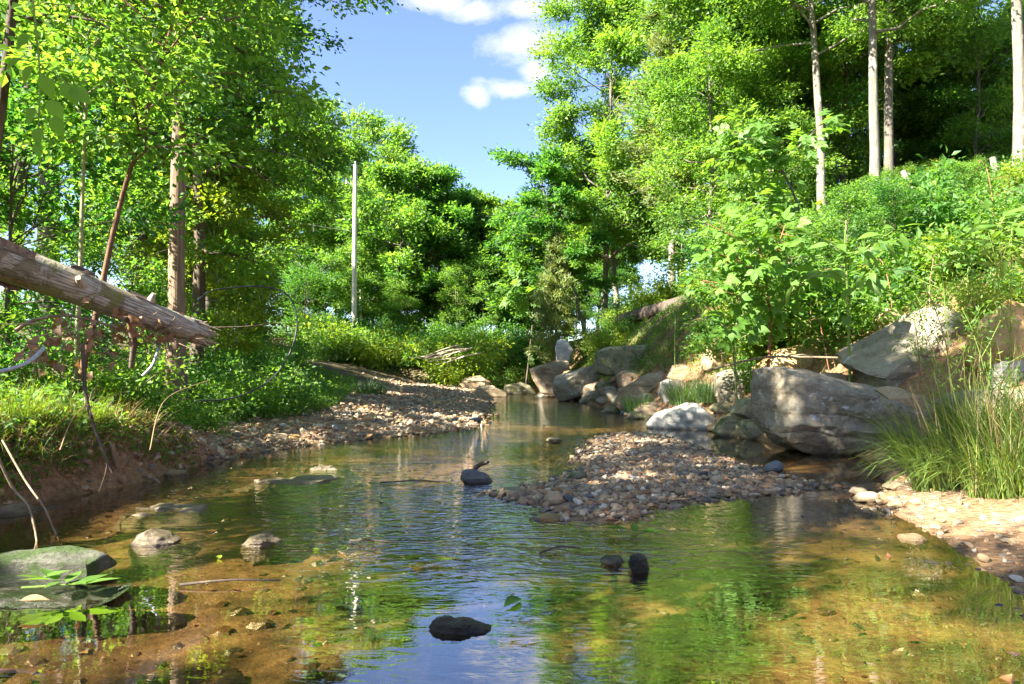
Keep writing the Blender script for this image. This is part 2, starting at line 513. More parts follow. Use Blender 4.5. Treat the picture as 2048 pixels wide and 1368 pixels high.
def rock_mat(name, c1, c2, c3, moss=0.0, mosscol=(.05, .085, .015), wet=True, lichen=.0, scale=1.0, bump=.7, rough=.85, strata=0.5):
    m, nt, out = new_mat(name)
    tc = N(nt, 'ShaderNodeTexCoord'); ge = N(nt, 'ShaderNodeNewGeometry')
    mp = N(nt, 'ShaderNodeMapping'); mp.inputs['Scale'].default_value = (scale, scale, scale * (1 + strata * 2)); L(nt, ge, 'Position', mp, 'Vector')
    n1 = N(nt, 'ShaderNodeTexNoise', i_Scale=2.3, i_Detail=8, i_Roughness=.62, i_Distortion=.4); L(nt, mp, 0, n1, 'Vector')
    n2 = N(nt, 'ShaderNodeTexNoise', i_Scale=24, i_Detail=6, i_Roughness=.7); L(nt, mp, 0, n2, 'Vector')
    n4 = N(nt, 'ShaderNodeTexNoise', i_Scale=120, i_Detail=3, i_Roughness=.7); L(nt, mp, 0, n4, 'Vector')
    r = ramp(nt, [(.28, c1), (.5, c2), (.74, c3)]); L(nt, n1, 'Fac', r, 'Fac')
    sp = ramp(nt, [(.30, (.55, .55, .55)), (.65, (1.15, 1.15, 1.15))]); L(nt, n2, 'Fac', sp, 'Fac')
    mu = N(nt, 'ShaderNodeMix', data_type='RGBA', blend_type='MULTIPLY'); mu.inputs[0].default_value = .75
    nt.links.new(r.outputs[0], mu.inputs[6]); nt.links.new(sp.outputs[0], mu.inputs[7])
    cur = mu.outputs[2]
    if lichen:
        n3 = N(nt, 'ShaderNodeTexNoise', i_Scale=6.5, i_Detail=6, i_Roughness=.75); L(nt, ge, 'Position', n3, 'Vector')
        rl = ramp(nt, [(.62 - .1 * lichen, (0, 0, 0)), (.68 - .1 * lichen, (1, 1, 1))]); L(nt, n3, 'Fac', rl, 'Fac')
        mx = N(nt, 'ShaderNodeMix', data_type='RGBA'); L(nt, rl, 'Color', mx, 'Factor')
        nt.links.new(cur, mx.inputs[6]); mx.inputs[7].default_value = (.42, .43, .38, 1); cur = mx.outputs[2]
    if moss:
        n5 = N(nt, 'ShaderNodeTexNoise', i_Scale=5.0, i_Detail=6, i_Roughness=.7); L(nt, ge, 'Position', n5, 'Vector')
        rm = ramp(nt, [(.60 - .3 * moss, (0, 0, 0)), (.70 - .3 * moss, (1, 1, 1))]); L(nt, n5, 'Fac', rm, 'Fac')
        mx = N(nt, 'ShaderNodeMix', data_type='RGBA'); L(nt, rm, 'Color', mx, 'Factor')
        nt.links.new(cur, mx.inputs[6]); mx.inputs[7].default_value = (*mosscol, 1); cur = mx.outputs[2]
    b = N(nt, 'ShaderNodeBsdfPrincipled')
    rgh = None
    if wet:      # soaked stone just above the water is darker and shinier
        sx = N(nt, 'ShaderNodeSeparateXYZ'); L(nt, ge, 'Position', sx, 0)
        ad = N(nt, 'ShaderNodeMath', operation='MULTIPLY_ADD'); ad.inputs[1].default_value = -.05; L(nt, n2, 'Fac', ad, 0); L(nt, sx, 'Z', ad, 2)
        mr = N(nt, 'ShaderNodeMapRange'); mr.inputs['From Min'].default_value = .035; mr.inputs['From Max'].default_value = -.01; L(nt, ad, 0, mr, 'Value')
        mx = N(nt, 'ShaderNodeMix', data_type='RGBA', blend_type='MULTIPLY'); L(nt, mr, 0, mx, 'Factor')
        nt.links.new(cur, mx.inputs[6]); mx.inputs[7].default_value = (.38, .36, .33, 1); cur = mx.outputs[2]
        rg = N(nt, 'ShaderNodeMapRange'); rg.inputs['To Min'].default_value = rough; rg.inputs['To Max'].default_value = .25; L(nt, mr, 0, rg, 'Value')
        L(nt, rg, 0, b, 'Roughness')
    else:
        b.inputs['Roughness'].default_value = rough
    nt.links.new(cur, b.inputs['Base Color'])
    b.inputs['Specular IOR Level'].default_value = .35
    hsum = N(nt, 'ShaderNodeMath', operation='MULTIPLY_ADD'); hsum.inputs[1].default_value = .35; L(nt, n4, 'Fac', hsum, 0); L(nt, n2, 'Fac', hsum, 2)
    hs2 = N(nt, 'ShaderNodeMath', operation='MULTIPLY_ADD'); hs2.inputs[1].default_value = 1.5; L(nt, n1, 'Fac', hs2, 0); L(nt, hsum, 0, hs2, 2)
    bp = N(nt, 'ShaderNodeBump', i_Strength=bump, i_Distance=.03); L(nt, hs2, 0, bp, 'Height'); L(nt, bp, 0, b, 'Normal')
    L(nt, b, 0, out, 0)
    return m
M['rock_grey'] = rock_mat('rock_grey', (.13, .108, .07), (.25, .215, .15), (.34, .30, .22), lichen=.35)
M['rock_brown'] = rock_mat('rock_brown', (.15, .10, .06), (.26, .195, .125), (.36, .29, .20))
M['rock_tan'] = rock_mat('rock_tan', (.24, .16, .085), (.38, .28, .16), (.50, .40, .26))
M['rock_orange'] = rock_mat('rock_orange', (.40, .21, .07), (.55, .34, .14), (.66, .48, .27), strata=.3)
M['rock_pale'] = rock_mat('rock_pale', (.26, .245, .215), (.38, .36, .325), (.48, .465, .43))
M['rock_olive'] = rock_mat('rock_olive', (.12, .105, .055), (.21, .185, .11), (.30, .27, .175), moss=.25)
M['rock_moss'] = rock_mat('rock_moss', (.045, .045, .032), (.085, .085, .062), (.17, .17, .135), moss=.62, mosscol=(.035, .060, .012))
M['rock_slate'] = rock_mat('rock_slate', (.075, .08, .085), (.13, .135, .14), (.19, .195, .20), strata=1.5)
M['rock_black'] = rock_mat('rock_black', (.010, .010, .009), (.024, .024, .022), (.055, .054, .050), rough=.35, wet=False, bump=1.0)
M['rock_wet'] = rock_mat('rock_wet', (.09, .07, .042), (.17, .135, .085), (.26, .22, .155), rough=.30, wet=False)

def pebble_mat(name, stops, wet=True):
    m, nt, out = new_mat(name)
    at = N(nt, 'ShaderNodeAttribute', attribute_name='tint'); ge = N(nt, 'ShaderNodeNewGeometry')
    oi = N(nt, 'ShaderNodeObjectInfo')
    sm = N(nt, 'ShaderNodeMath', operation='ADD'); L(nt, at, 'Fac', sm, 0); L(nt, oi, 'Random', sm, 1)
    fr = N(nt, 'ShaderNodeMath', operation='FRACT'); L(nt, sm, 0, fr, 0)
    r = ramp(nt, stops, 'CONSTANT'); L(nt, fr, 0, r, 'Fac')
    no = N(nt, 'ShaderNodeTexNoise', i_Scale=40, i_Detail=5, i_Roughness=.7); L(nt, ge, 'Position', no, 'Vector')
    sp = ramp(nt, [(.3, (.6, .58, .55)), (.7, (1.2, 1.2, 1.2))]); L(nt, no, 'Fac', sp, 'Fac')
    mu = N(nt, 'ShaderNodeMix', data_type='RGBA', blend_type='MULTIPLY'); mu.inputs[0].default_value = .8
    nt.links.new(r.outputs[0], mu.inputs[6]); nt.links.new(sp.outputs[0], mu.inputs[7])
    b = N(nt, 'ShaderNodeBsdfPrincipled'); cur = mu.outputs[2]
    if wet:
        sx = N(nt, 'ShaderNodeSeparateXYZ'); L(nt, ge, 'Position', sx, 0)
        mr = N(nt, 'ShaderNodeMapRange'); mr.inputs['From Min'].default_value = .026; mr.inputs['From Max'].default_value = .004; L(nt, sx, 'Z', mr, 'Value')
        mx = N(nt, 'ShaderNodeMix', data_type='RGBA', blend_type='MULTIPLY'); L(nt, mr, 0, mx, 'Factor')
        nt.links.new(cur, mx.inputs[6]); mx.inputs[7].default_value = (.36, .33, .29, 1); cur = mx.outputs[2]
        rg = N(nt, 'ShaderNodeMapRange'); rg.inputs['To Min'].default_value = .85; rg.inputs['To Max'].default_value = .22; L(nt, mr, 0, rg, 'Value')
        L(nt, rg, 0, b, 'Roughness')
    nt.links.new(cur, b.inputs['Base Color'])
    bp = N(nt, 'ShaderNodeBump', i_Strength=.5, i_Distance=.01); L(nt, no, 'Fac', bp, 'Height'); L(nt, bp, 0, b, 'Normal')
    L(nt, b, 0, out, 0)
    return m
PEB = [(0, (.30, .20, .105)), (.14, (.21, .135, .075)), (.27, (.37, .265, .15)), (.40, (.24, .185, .125)), (.52, (.31, .175, .08)), (.62, (.16, .135, .105)),
       (.73, (.42, .33, .21)), (.83, (.23, .12, .06)), (.91, (.48, .42, .32)), (.96, (.10, .092, .08))]
M['pebble'] = pebble_mat('pebble', PEB)

def ground_mat():
    m, nt, out = new_mat('ground')
    ge = N(nt, 'ShaderNodeNewGeometry')
    bed = N(nt, 'ShaderNodeAttribute', attribute_name='bed'); gr = N(nt, 'ShaderNodeAttribute', attribute_name='gravelly'); hu = N(nt, 'ShaderNodeAttribute', attribute_name='humus')
    n1 = N(nt, 'ShaderNodeTexNoise', i_Scale=1.6, i_Detail=8, i_Roughness=.65); L(nt, ge, 'Position', n1, 'Vector')
    n2 = N(nt, 'ShaderNodeTexNoise', i_Scale=18, i_Detail=7, i_Roughness=.7); L(nt, ge, 'Position', n2, 'Vector')
    vo = N(nt, 'ShaderNodeTexVoronoi', i_Scale=22); L(nt, ge, 'Position', vo, 'Vector')
    clay = ramp(nt, [(.3, (.13, .075, .038)), (.5, (.24, .140, .072)), (.7, (.36, .225, .125))]); L(nt, n2, 'Fac', clay, 'Fac')
    bedc = ramp(nt, [(.33, (.05, .036, .018)), (.45, (.15, .095, .042)), (.55, (.28, .178, .078)), (.68, (.39, .265, .125))]); L(nt, n1, 'Fac', bedc, 'Fac')
    hum = ramp(nt, [(.3, (.045, .035, .02)), (.55, (.095, .075, .035)), (.75, (.15, .13, .06))]); L(nt, n2, 'Fac', hum, 'Fac')
    gra = ramp(nt, [(.3, (.15, .10, .065)), (.5, (.27, .195, .125)), (.7, (.40, .32, .23))]); L(nt, n2, 'Fac', gra, 'Fac')
    def mixc(a, b, fac):
        mx = N(nt, 'ShaderNodeMix', data_type='RGBA'); nt.links.new(fac, mx.inputs[0]); nt.links.new(a, mx.inputs[6]); nt.links.new(b, mx.inputs[7]); return mx.outputs[2]
    c = mixc(clay.outputs[0], hum.outputs[0], hu.outputs['Fac'])
    c = mixc(c, gra.outputs[0], gr.outputs['Fac'])
    bsp = ramp(nt, [(.34, (.45, .42, .38)), (.60, (1.1, 1.1, 1.1))]); L(nt, n2, 'Fac', bsp, 'Fac')
    bm = N(nt, 'ShaderNodeMix', data_type='RGBA', blend_type='MULTIPLY'); bm.inputs[0].default_value = .7
    nt.links.new(bedc.outputs[0], bm.inputs[6]); nt.links.new(bsp.outputs[0], bm.inputs[7])
    c = mixc(c, bm.outputs[2], bed.outputs['Fac'])
    b = N(nt, 'ShaderNodeBsdfPrincipled', i_Roughness=.9); b.inputs['Specular IOR Level'].default_value = .2
    nt.links.new(c, b.inputs['Base Color'])
    n3 = N(nt, 'ShaderNodeTexNoise', i_Scale=70, i_Detail=4, i_Roughness=.7); L(nt, ge, 'Position', n3, 'Vector')
    iv = N(nt, 'ShaderNodeMath', operation='SUBTRACT'); iv.inputs[0].default_value = 1.0; L(nt, bed, 'Fac', iv, 1)
    vv = N(nt, 'ShaderNodeMath', operation='MULTIPLY'); L(nt, vo, 'Distance', vv, 0); L(nt, iv, 0, vv, 1)
    a0 = N(nt, 'ShaderNodeMath', operation='MULTIPLY_ADD'); a0.inputs[1].default_value = .4; L(nt, n3, 'Fac', a0, 0); L(nt, n2, 'Fac', a0, 2)
    ad = N(nt, 'ShaderNodeMath', operation='ADD'); L(nt, a0, 0, ad, 0); L(nt, vv, 0, ad, 1)
    bp = N(nt, 'ShaderNodeBump', i_Strength=.7, i_Distance=.04); L(nt, ad, 0, bp, 'Height'); L(nt, bp, 0, b, 'Normal')
    L(nt, b, 0, out, 0)
    return m
M['ground'] = ground_mat()

def water_mat():
    m, nt, out = new_mat('water')
    ge = N(nt, 'ShaderNodeNewGeometry')
    rf = N(nt, 'ShaderNodeAttribute', attribute_name='riffle')
    mp = N(nt, 'ShaderNodeMapping'); mp.inputs['Rotation'].default_value = (0, 0, radians(14)); mp.inputs['Scale'].default_value = (.75, 1.9, 1)
    L(nt, ge, 'Position', mp, 'Vector')
    n1 = N(nt, 'ShaderNodeTexNoise', i_Scale=1.7, i_Detail=2, i_Roughness=.5, i_Distortion=.8); L(nt, mp, 0, n1, 'Vector')
    n2 = N(nt, 'ShaderNodeTexNoise', i_Scale=6.5, i_Detail=2, i_Roughness=.5, i_Distortion=1.0); L(nt, mp, 0, n2, 'Vector')
    n3 = N(nt, 'ShaderNodeTexNoise', i_Scale=17, i_Detail=1, i_Roughness=.5, i_Distortion=.6); L(nt, mp, 0, n3, 'Vector')
    # riffle heights add to a faint swell
    a1 = N(nt, 'ShaderNodeMath', operation='MULTIPLY'); L(nt, n2, 'Fac', a1, 0); L(nt, rf, 'Fac', a1, 1)
    a2 = N(nt, 'ShaderNodeMath', operation='MULTIPLY'); L(nt, n3, 'Fac', a2, 0); L(nt, rf, 'Fac', a2, 1)
    s1 = N(nt, 'ShaderNodeMath', operation='MULTIPLY_ADD'); s1.inputs[1].default_value = .029; L(nt, a1, 0, s1, 0)
    s0 = N(nt, 'ShaderNodeMath', operation='MULTIPLY'); s0.inputs[1].default_value = .0010; L(nt, n1, 'Fac', s0, 0); L(nt, s0, 0, s1, 2)
    s2 = N(nt, 'ShaderNodeMath', operation='MULTIPLY_ADD'); s2.inputs[1].default_value = .0050; L(nt, a2, 0, s2, 0); L(nt, s1, 0, s2, 2)
    s3 = N(nt, 'ShaderNodeMath', operation='MULTIPLY_ADD'); s3.inputs[1].default_value = .00030; L(nt, n2, 'Fac', s3, 0); L(nt, s2, 0, s3, 2)
    bp = N(nt, 'ShaderNodeBump', i_Strength=1.0, i_Distance=1.0); L(nt, s3, 0, bp, 'Height')
    dt = N(nt, 'ShaderNodeVectorMath', operation='DOT_PRODUCT'); L(nt, bp, 0, dt, 0); L(nt, ge, 'Incoming', dt, 1)
    ab = N(nt, 'ShaderNodeMath', operation='ABSOLUTE'); nt.links.new(dt.outputs['Value'], ab.inputs[0])
    om = N(nt, 'ShaderNodeMath', operation='SUBTRACT', use_clamp=True); om.inputs[0].default_value = 1.0; L(nt, ab, 0, om, 1)
    pw = N(nt, 'ShaderNodeMath', operation='POWER'); pw.inputs[1].default_value = 2.9; L(nt, om, 0, pw, 0)
    fr = N(nt, 'ShaderNodeMath', operation='MULTIPLY_ADD'); fr.inputs[1].default_value = .76; fr.inputs[2].default_value = .24; L(nt, pw, 0, fr, 0)
    gl = N(nt, 'ShaderNodeBsdfGlossy', i_Roughness=.005); L(nt, bp, 0, gl, 'Normal')
    tr = N(nt, 'ShaderNodeBsdfTransparent'); tr.inputs['Color'].default_value = (.90, .83, .64, 1)
    mx = N(nt, 'ShaderNodeMixShader'); L(nt, fr, 0, mx, 0); L(nt, tr, 0, mx, 1); L(nt, gl, 0, mx, 2)
    L(nt, mx, 0, out, 0)
    return m
M['water'] = water_mat()

def plain(name, col, rough=.6, metal=0):
    m, nt, out = new_mat(name)
    ge = N(nt, 'ShaderNodeNewGeometry')
    no = N(nt, 'ShaderNodeTexNoise', i_Scale=30, i_Detail=4); L(nt, ge, 'Position', no, 'Vector')
    r = ramp(nt, [(.3, tuple(c * .75 for c in col)), (.7, tuple(min(1, c * 1.15) for c in col))]); L(nt, no, 'Fac', r, 'Fac')
    b = N(nt, 'ShaderNodeBsdfPrincipled', i_Roughness=rough, i_Metallic=metal); L(nt, r, 'Color', b, 'Base Color')
    L(nt, b, 0, out, 0)
    return m
M['cable_black'] = plain('cable_black', (.02, .022, .025), .45)
M['pipe_grey'] = plain('pipe_grey', (.34, .37, .42), .4)
M['steel'] = plain('steel', (.45, .45, .45), .4, .8)
M['wire'] = plain('wire', (.25, .25, .25), .5)

# ------------------------------------------------------------------ ground and water
def grid_mesh(name, xs, ys, zf, mat, attrs=None, smooth=True):
    X, Y = np.meshgrid(xs, ys)
    Z = zf(X, Y)
    v = np.stack([X, Y, Z], -1).reshape(-1, 3)
    ny, nx = X.shape
    i = np.arange(nx * ny).reshape(ny, nx)
    q = np.stack([i[:-1, :-1], i[:-1, 1:], i[1:, 1:], i[1:, :-1]], -1).reshape(-1, 4)
    mb = MB(); mb.add(v, q)
    o = mb.build(name, mat, smooth=smooth)
    for k, fn in (attrs or {}).items():
        a = o.data.attributes.new(k, 'FLOAT', 'POINT')
        a.data.foreach_set('value', fn(X, Y, Z).ravel().astype(np.float32))
    return o

def far_axis(a, b, step, lo, hi):
    mid = np.arange(a, b + 1e-6, step)
    def ext(start, end, sgn):
        out = []; s = step * 1.5; c = start
        while abs(c) < abs(end):
            c += sgn * s; s *= 1.32; out.append(c)
        return out
    return np.array(sorted(ext(a, lo, -1)) + list(mid) + ext(b, hi, 1))

xs = far_axis(-9, 11, .12, -900, 900)
ys = far_axis(-3, 20, .12, -500, 1400)
ys = np.unique(np.concatenate([ys[ys <= 20], np.arange(20.2, 52, .25), ys[ys > 52.5]]))
def a_bed(X, Y, Z): return 1 - sstep(-.03, .03, Z)
def left_s(X, Y): return xl(Y) - X
def a_grav(X, Y, Z):
    s = xl(Y) - X
    bar = sstep(6.8, 8.2, Y) * (1 - sstep(37, 39, Y)) * (1 - sstep(np.interp(Y, [7, 8, 9.5, 12, 25], [.4, .9, 1.8, 2.7, 5.0]) - .5, np.interp(Y, [7, 8, 9.5, 12, 25], [.4, .9, 1.8, 2.7, 5.0]) + .5, s)) * (X < 1.2)
    isl = poly_sd(X.ravel(), Y.ravel(), ISL).reshape(X.shape)
    bch = .75 * sstep(-.2, .35, perlin(np.stack([X.ravel() * 1.7, Y.ravel() * 1.7, 0 * X.ravel() + 6], 1)).reshape(X.shape)) * (X > xr(Y) - .3) * (1 - sstep(6, 7.5, Y))
    return np.clip(bar + sstep(-.3, .1, isl) + bch, 0, 1) * sstep(-.05, .02, Z)
def a_hum(X, Y, Z):
    s = xl(Y) - X; s2 = X - xr(Y)
    l = sstep(.15, .65, s); r = sstep(2.2, 3.8, s2) * sstep(6, 9, Y) + sstep(3.5, 5, s2) * (1 - sstep(6, 9, Y)) + sstep(1.4, 2.4, s2) * sstep(15, 20, Y)
    return np.clip(np.maximum(np.maximum(l, r), sstep(40.5, 42, Y)) + .25 * perlin(np.stack([X.ravel(), Y.ravel(), 0 * X.ravel()], 1) * 1.3).reshape(X.shape), 0, 1)
ground = grid_mesh('ground', xs, ys, hgt, M['ground'], {'bed': a_bed, 'gravelly': a_grav, 'humus': a_hum})
struct(ground)

wx = np.arange(-6, 7.01, .16); wy = np.concatenate([np.arange(-4, 16, .16), np.arange(16, 46, .4)])
def a_rif(X, Y, Z):
    n = perlin(np.stack([X.ravel() * .7, Y.ravel() * .55, 0 * X.ravel() + 2.2], 1)).reshape(X.shape)
    cen = np.exp(-((X - np.interp(Y, [2.5, 3.5, 4.5, 6, 9, 12, 20], [.3, .1, -.6, -.9, -.6, .6, 1.0])) / np.interp(Y, [3, 4, 6, 9, 12, 20], [1.0, 1.6, 1.7, 1.6, 1.2, 1.0])) ** 2)
    along = .04 + .85 * sstep(3.0, 3.8, Y) * (1 - .35 * sstep(7, 9, Y)) + .75 * sstep(9, 12, Y) * (1 - sstep(20, 25, Y))
    return np.clip(cen * along * (1 + 1.2 * n) + .003, .003, 1)
water = grid_mesh('water', wx, wy, lambda X, Y: X * 0, M['water'], {'riffle': a_rif})
struct(water)
# ------------------------------------------------------------------ rocks
def rock_from_outline(name, label, cat, pts, d, depth, mat, seed, p=3.2, rough=.05, sub=4, cuts=6, lean=0.0, yaw=0.0, strata=.03, group=None, und=0.0, foot=.16, deep=1, ledge=0.0, sd_stream=False, planes=(), ztop=None):
    """a boulder whose front silhouette follows pts (photo pixels at distance d), with real depth behind it"""
    rng = np.random.default_rng(seed)
    if deep != 1:      # the part of a stream stone under the water
        m_ = np.mean([b for a, b in pts]); pts = [(a, b if b < m_ else m_ + (b - m_) * deep) for a, b in pts]
    w = np.array([P(a, b, d + depth * .35) for a, b in pts])
    cx, cz = w[:, 0].mean(), w[:, 2].mean()
    rel = np.stack([w[:, 0] - cx, w[:, 2] - cz], 1)
    v, f = ICO[sub]
    ang = np.arctan2(v[:, 2], v[:, 0])
    # radial distance of the outline in every direction (ray/segment intersection)
    ca, sa = np.cos(ang), np.sin(ang)
    R = np.zeros(len(v))
    n = len(rel)
    for i in range(n):
        a = rel[i]; e = rel[(i + 1) % n] - a
        den = ca * e[1] - sa * e[0]
        den = np.where(np.abs(den) < 1e-9, 1e-9, den)
        t = (a[0] * e[1] - a[1] * e[0]) / den
        u = (a[0] * sa - a[1] * ca) / den
        ok = (t > 0) & (u >= -1e-6) & (u <= 1 + 1e-6)
        R = np.where(ok, np.maximum(R, t), R)
    yy = v[:, 1]; rho = np.hypot(v[:, 0], v[:, 2])
    # superellipse between the silhouette and the depth
    k = (np.abs(yy) ** p + rho ** p) ** (-1 / p)
    q = np.stack([ca * R * rho * k, yy * k * depth * .5, sa * R * rho * k], 1)
    size = np.ptp(q, axis=0); mean = size.mean()
    for c in range(cuts):          # chipped flat faces
        nv = norm(rng.normal(size=3) * [1, .8, .8] + [0, -.5, .3])
        off = np.quantile(q @ nv, .945 + .05 * rng.random())
        ex = np.maximum(q @ nv - off, 0)
        q -= ex[:, None] * nv * .85
    for nv, qq in planes:      # the big split faces that give the block its shape
        nv = norm(np.array(nv, float)); off = np.quantile(q @ nv, qq)
        q -= np.maximum(q @ nv - off, 0)[:, None] * nv * .93
    nn = norm(q / (size + 1e-6))
    q += nn * (mean * rough * (fbm(q / mean * 2.2 + seed, 4) + .35 * np.abs(perlin(q / mean * 5 + seed + 9)) * -1))[:, None]
    if strata:
        q += nn * [1, 1, .2] * (mean * strata * perlin(np.stack([q[:, 0] * .8, q[:, 1] * .8, q[:, 2] / mean * 9], 1) + seed))[:, None]
    if ledge:     # broken ledges running across the face
        lz = q[:, 2] / size[2] + .10 * perlin(q * 2.2 + seed) + .05 * q[:, 0]
        st = (lz * 5.0) % 1.0
        msk = np.clip(fbm(q * 1.6 + 31 + seed, 3) * 1.6 + .45, 0, 1)
        q += nn * [.6, 1, .1] * (ledge * msk * (np.abs(st - .35) ** .7 * -1.0 + .45))[:, None]
        q += nn * (ledge * .55 * (-np.abs(fbm(q * 5.0 + seed, 3))))[:, None]
    q[:, 1] += lean * q[:, 2]
    if und:      # undercut foot
        b = np.clip(-q[:, 2] / (size[2] * .5), 0, 1)
        q[:, 1] += und * b ** 2
    if foot:     # bed the stone into the ground: its base runs on below the visible edge
        lo = -q[:, 2].min()
        below = np.clip(-q[:, 2] / lo - .62, 0, 1)
        q[:, 2] -= foot * below * 2.6
    if ztop is not None:
        zw = q[:, 2] + cz; hi_ = zw.max(); q[:, 2] = np.where(zw > 0, zw * ztop / hi_ + .012 * perlin(q * 9 + seed), zw) - cz
    if sd_stream:     # a stream stone goes down to the bed
        zw = q[:, 2] + cz; lo = zw.min()
        kk = np.clip(zw / min(lo, -.005), 0, .97); q[:, :2] *= (1 / np.maximum(np.sqrt(1 - kk ** 2), .45))[:, None]
        q[:, 2] = np.where(zw < 0, zw * (max(-.24, 3 * lo) if lo < -.01 else -.24) / min(lo, -.01) * 1.0, zw) - cz
    zmin = q[:, 2].min()
    q[:, 2] -= zmin
    mb = MB(); mb.add(q, f)
    o = mb.build(name, mat, loc=(cx, d + depth * .35, cz + zmin), smooth=True)
    o.rotation_euler = (0, 0, yaw)
    o.data.set_sharp_from_angle(angle=radians(34))
    tag(o, label, cat, group)
    return o

def waterd(py): return F / (py - 745)

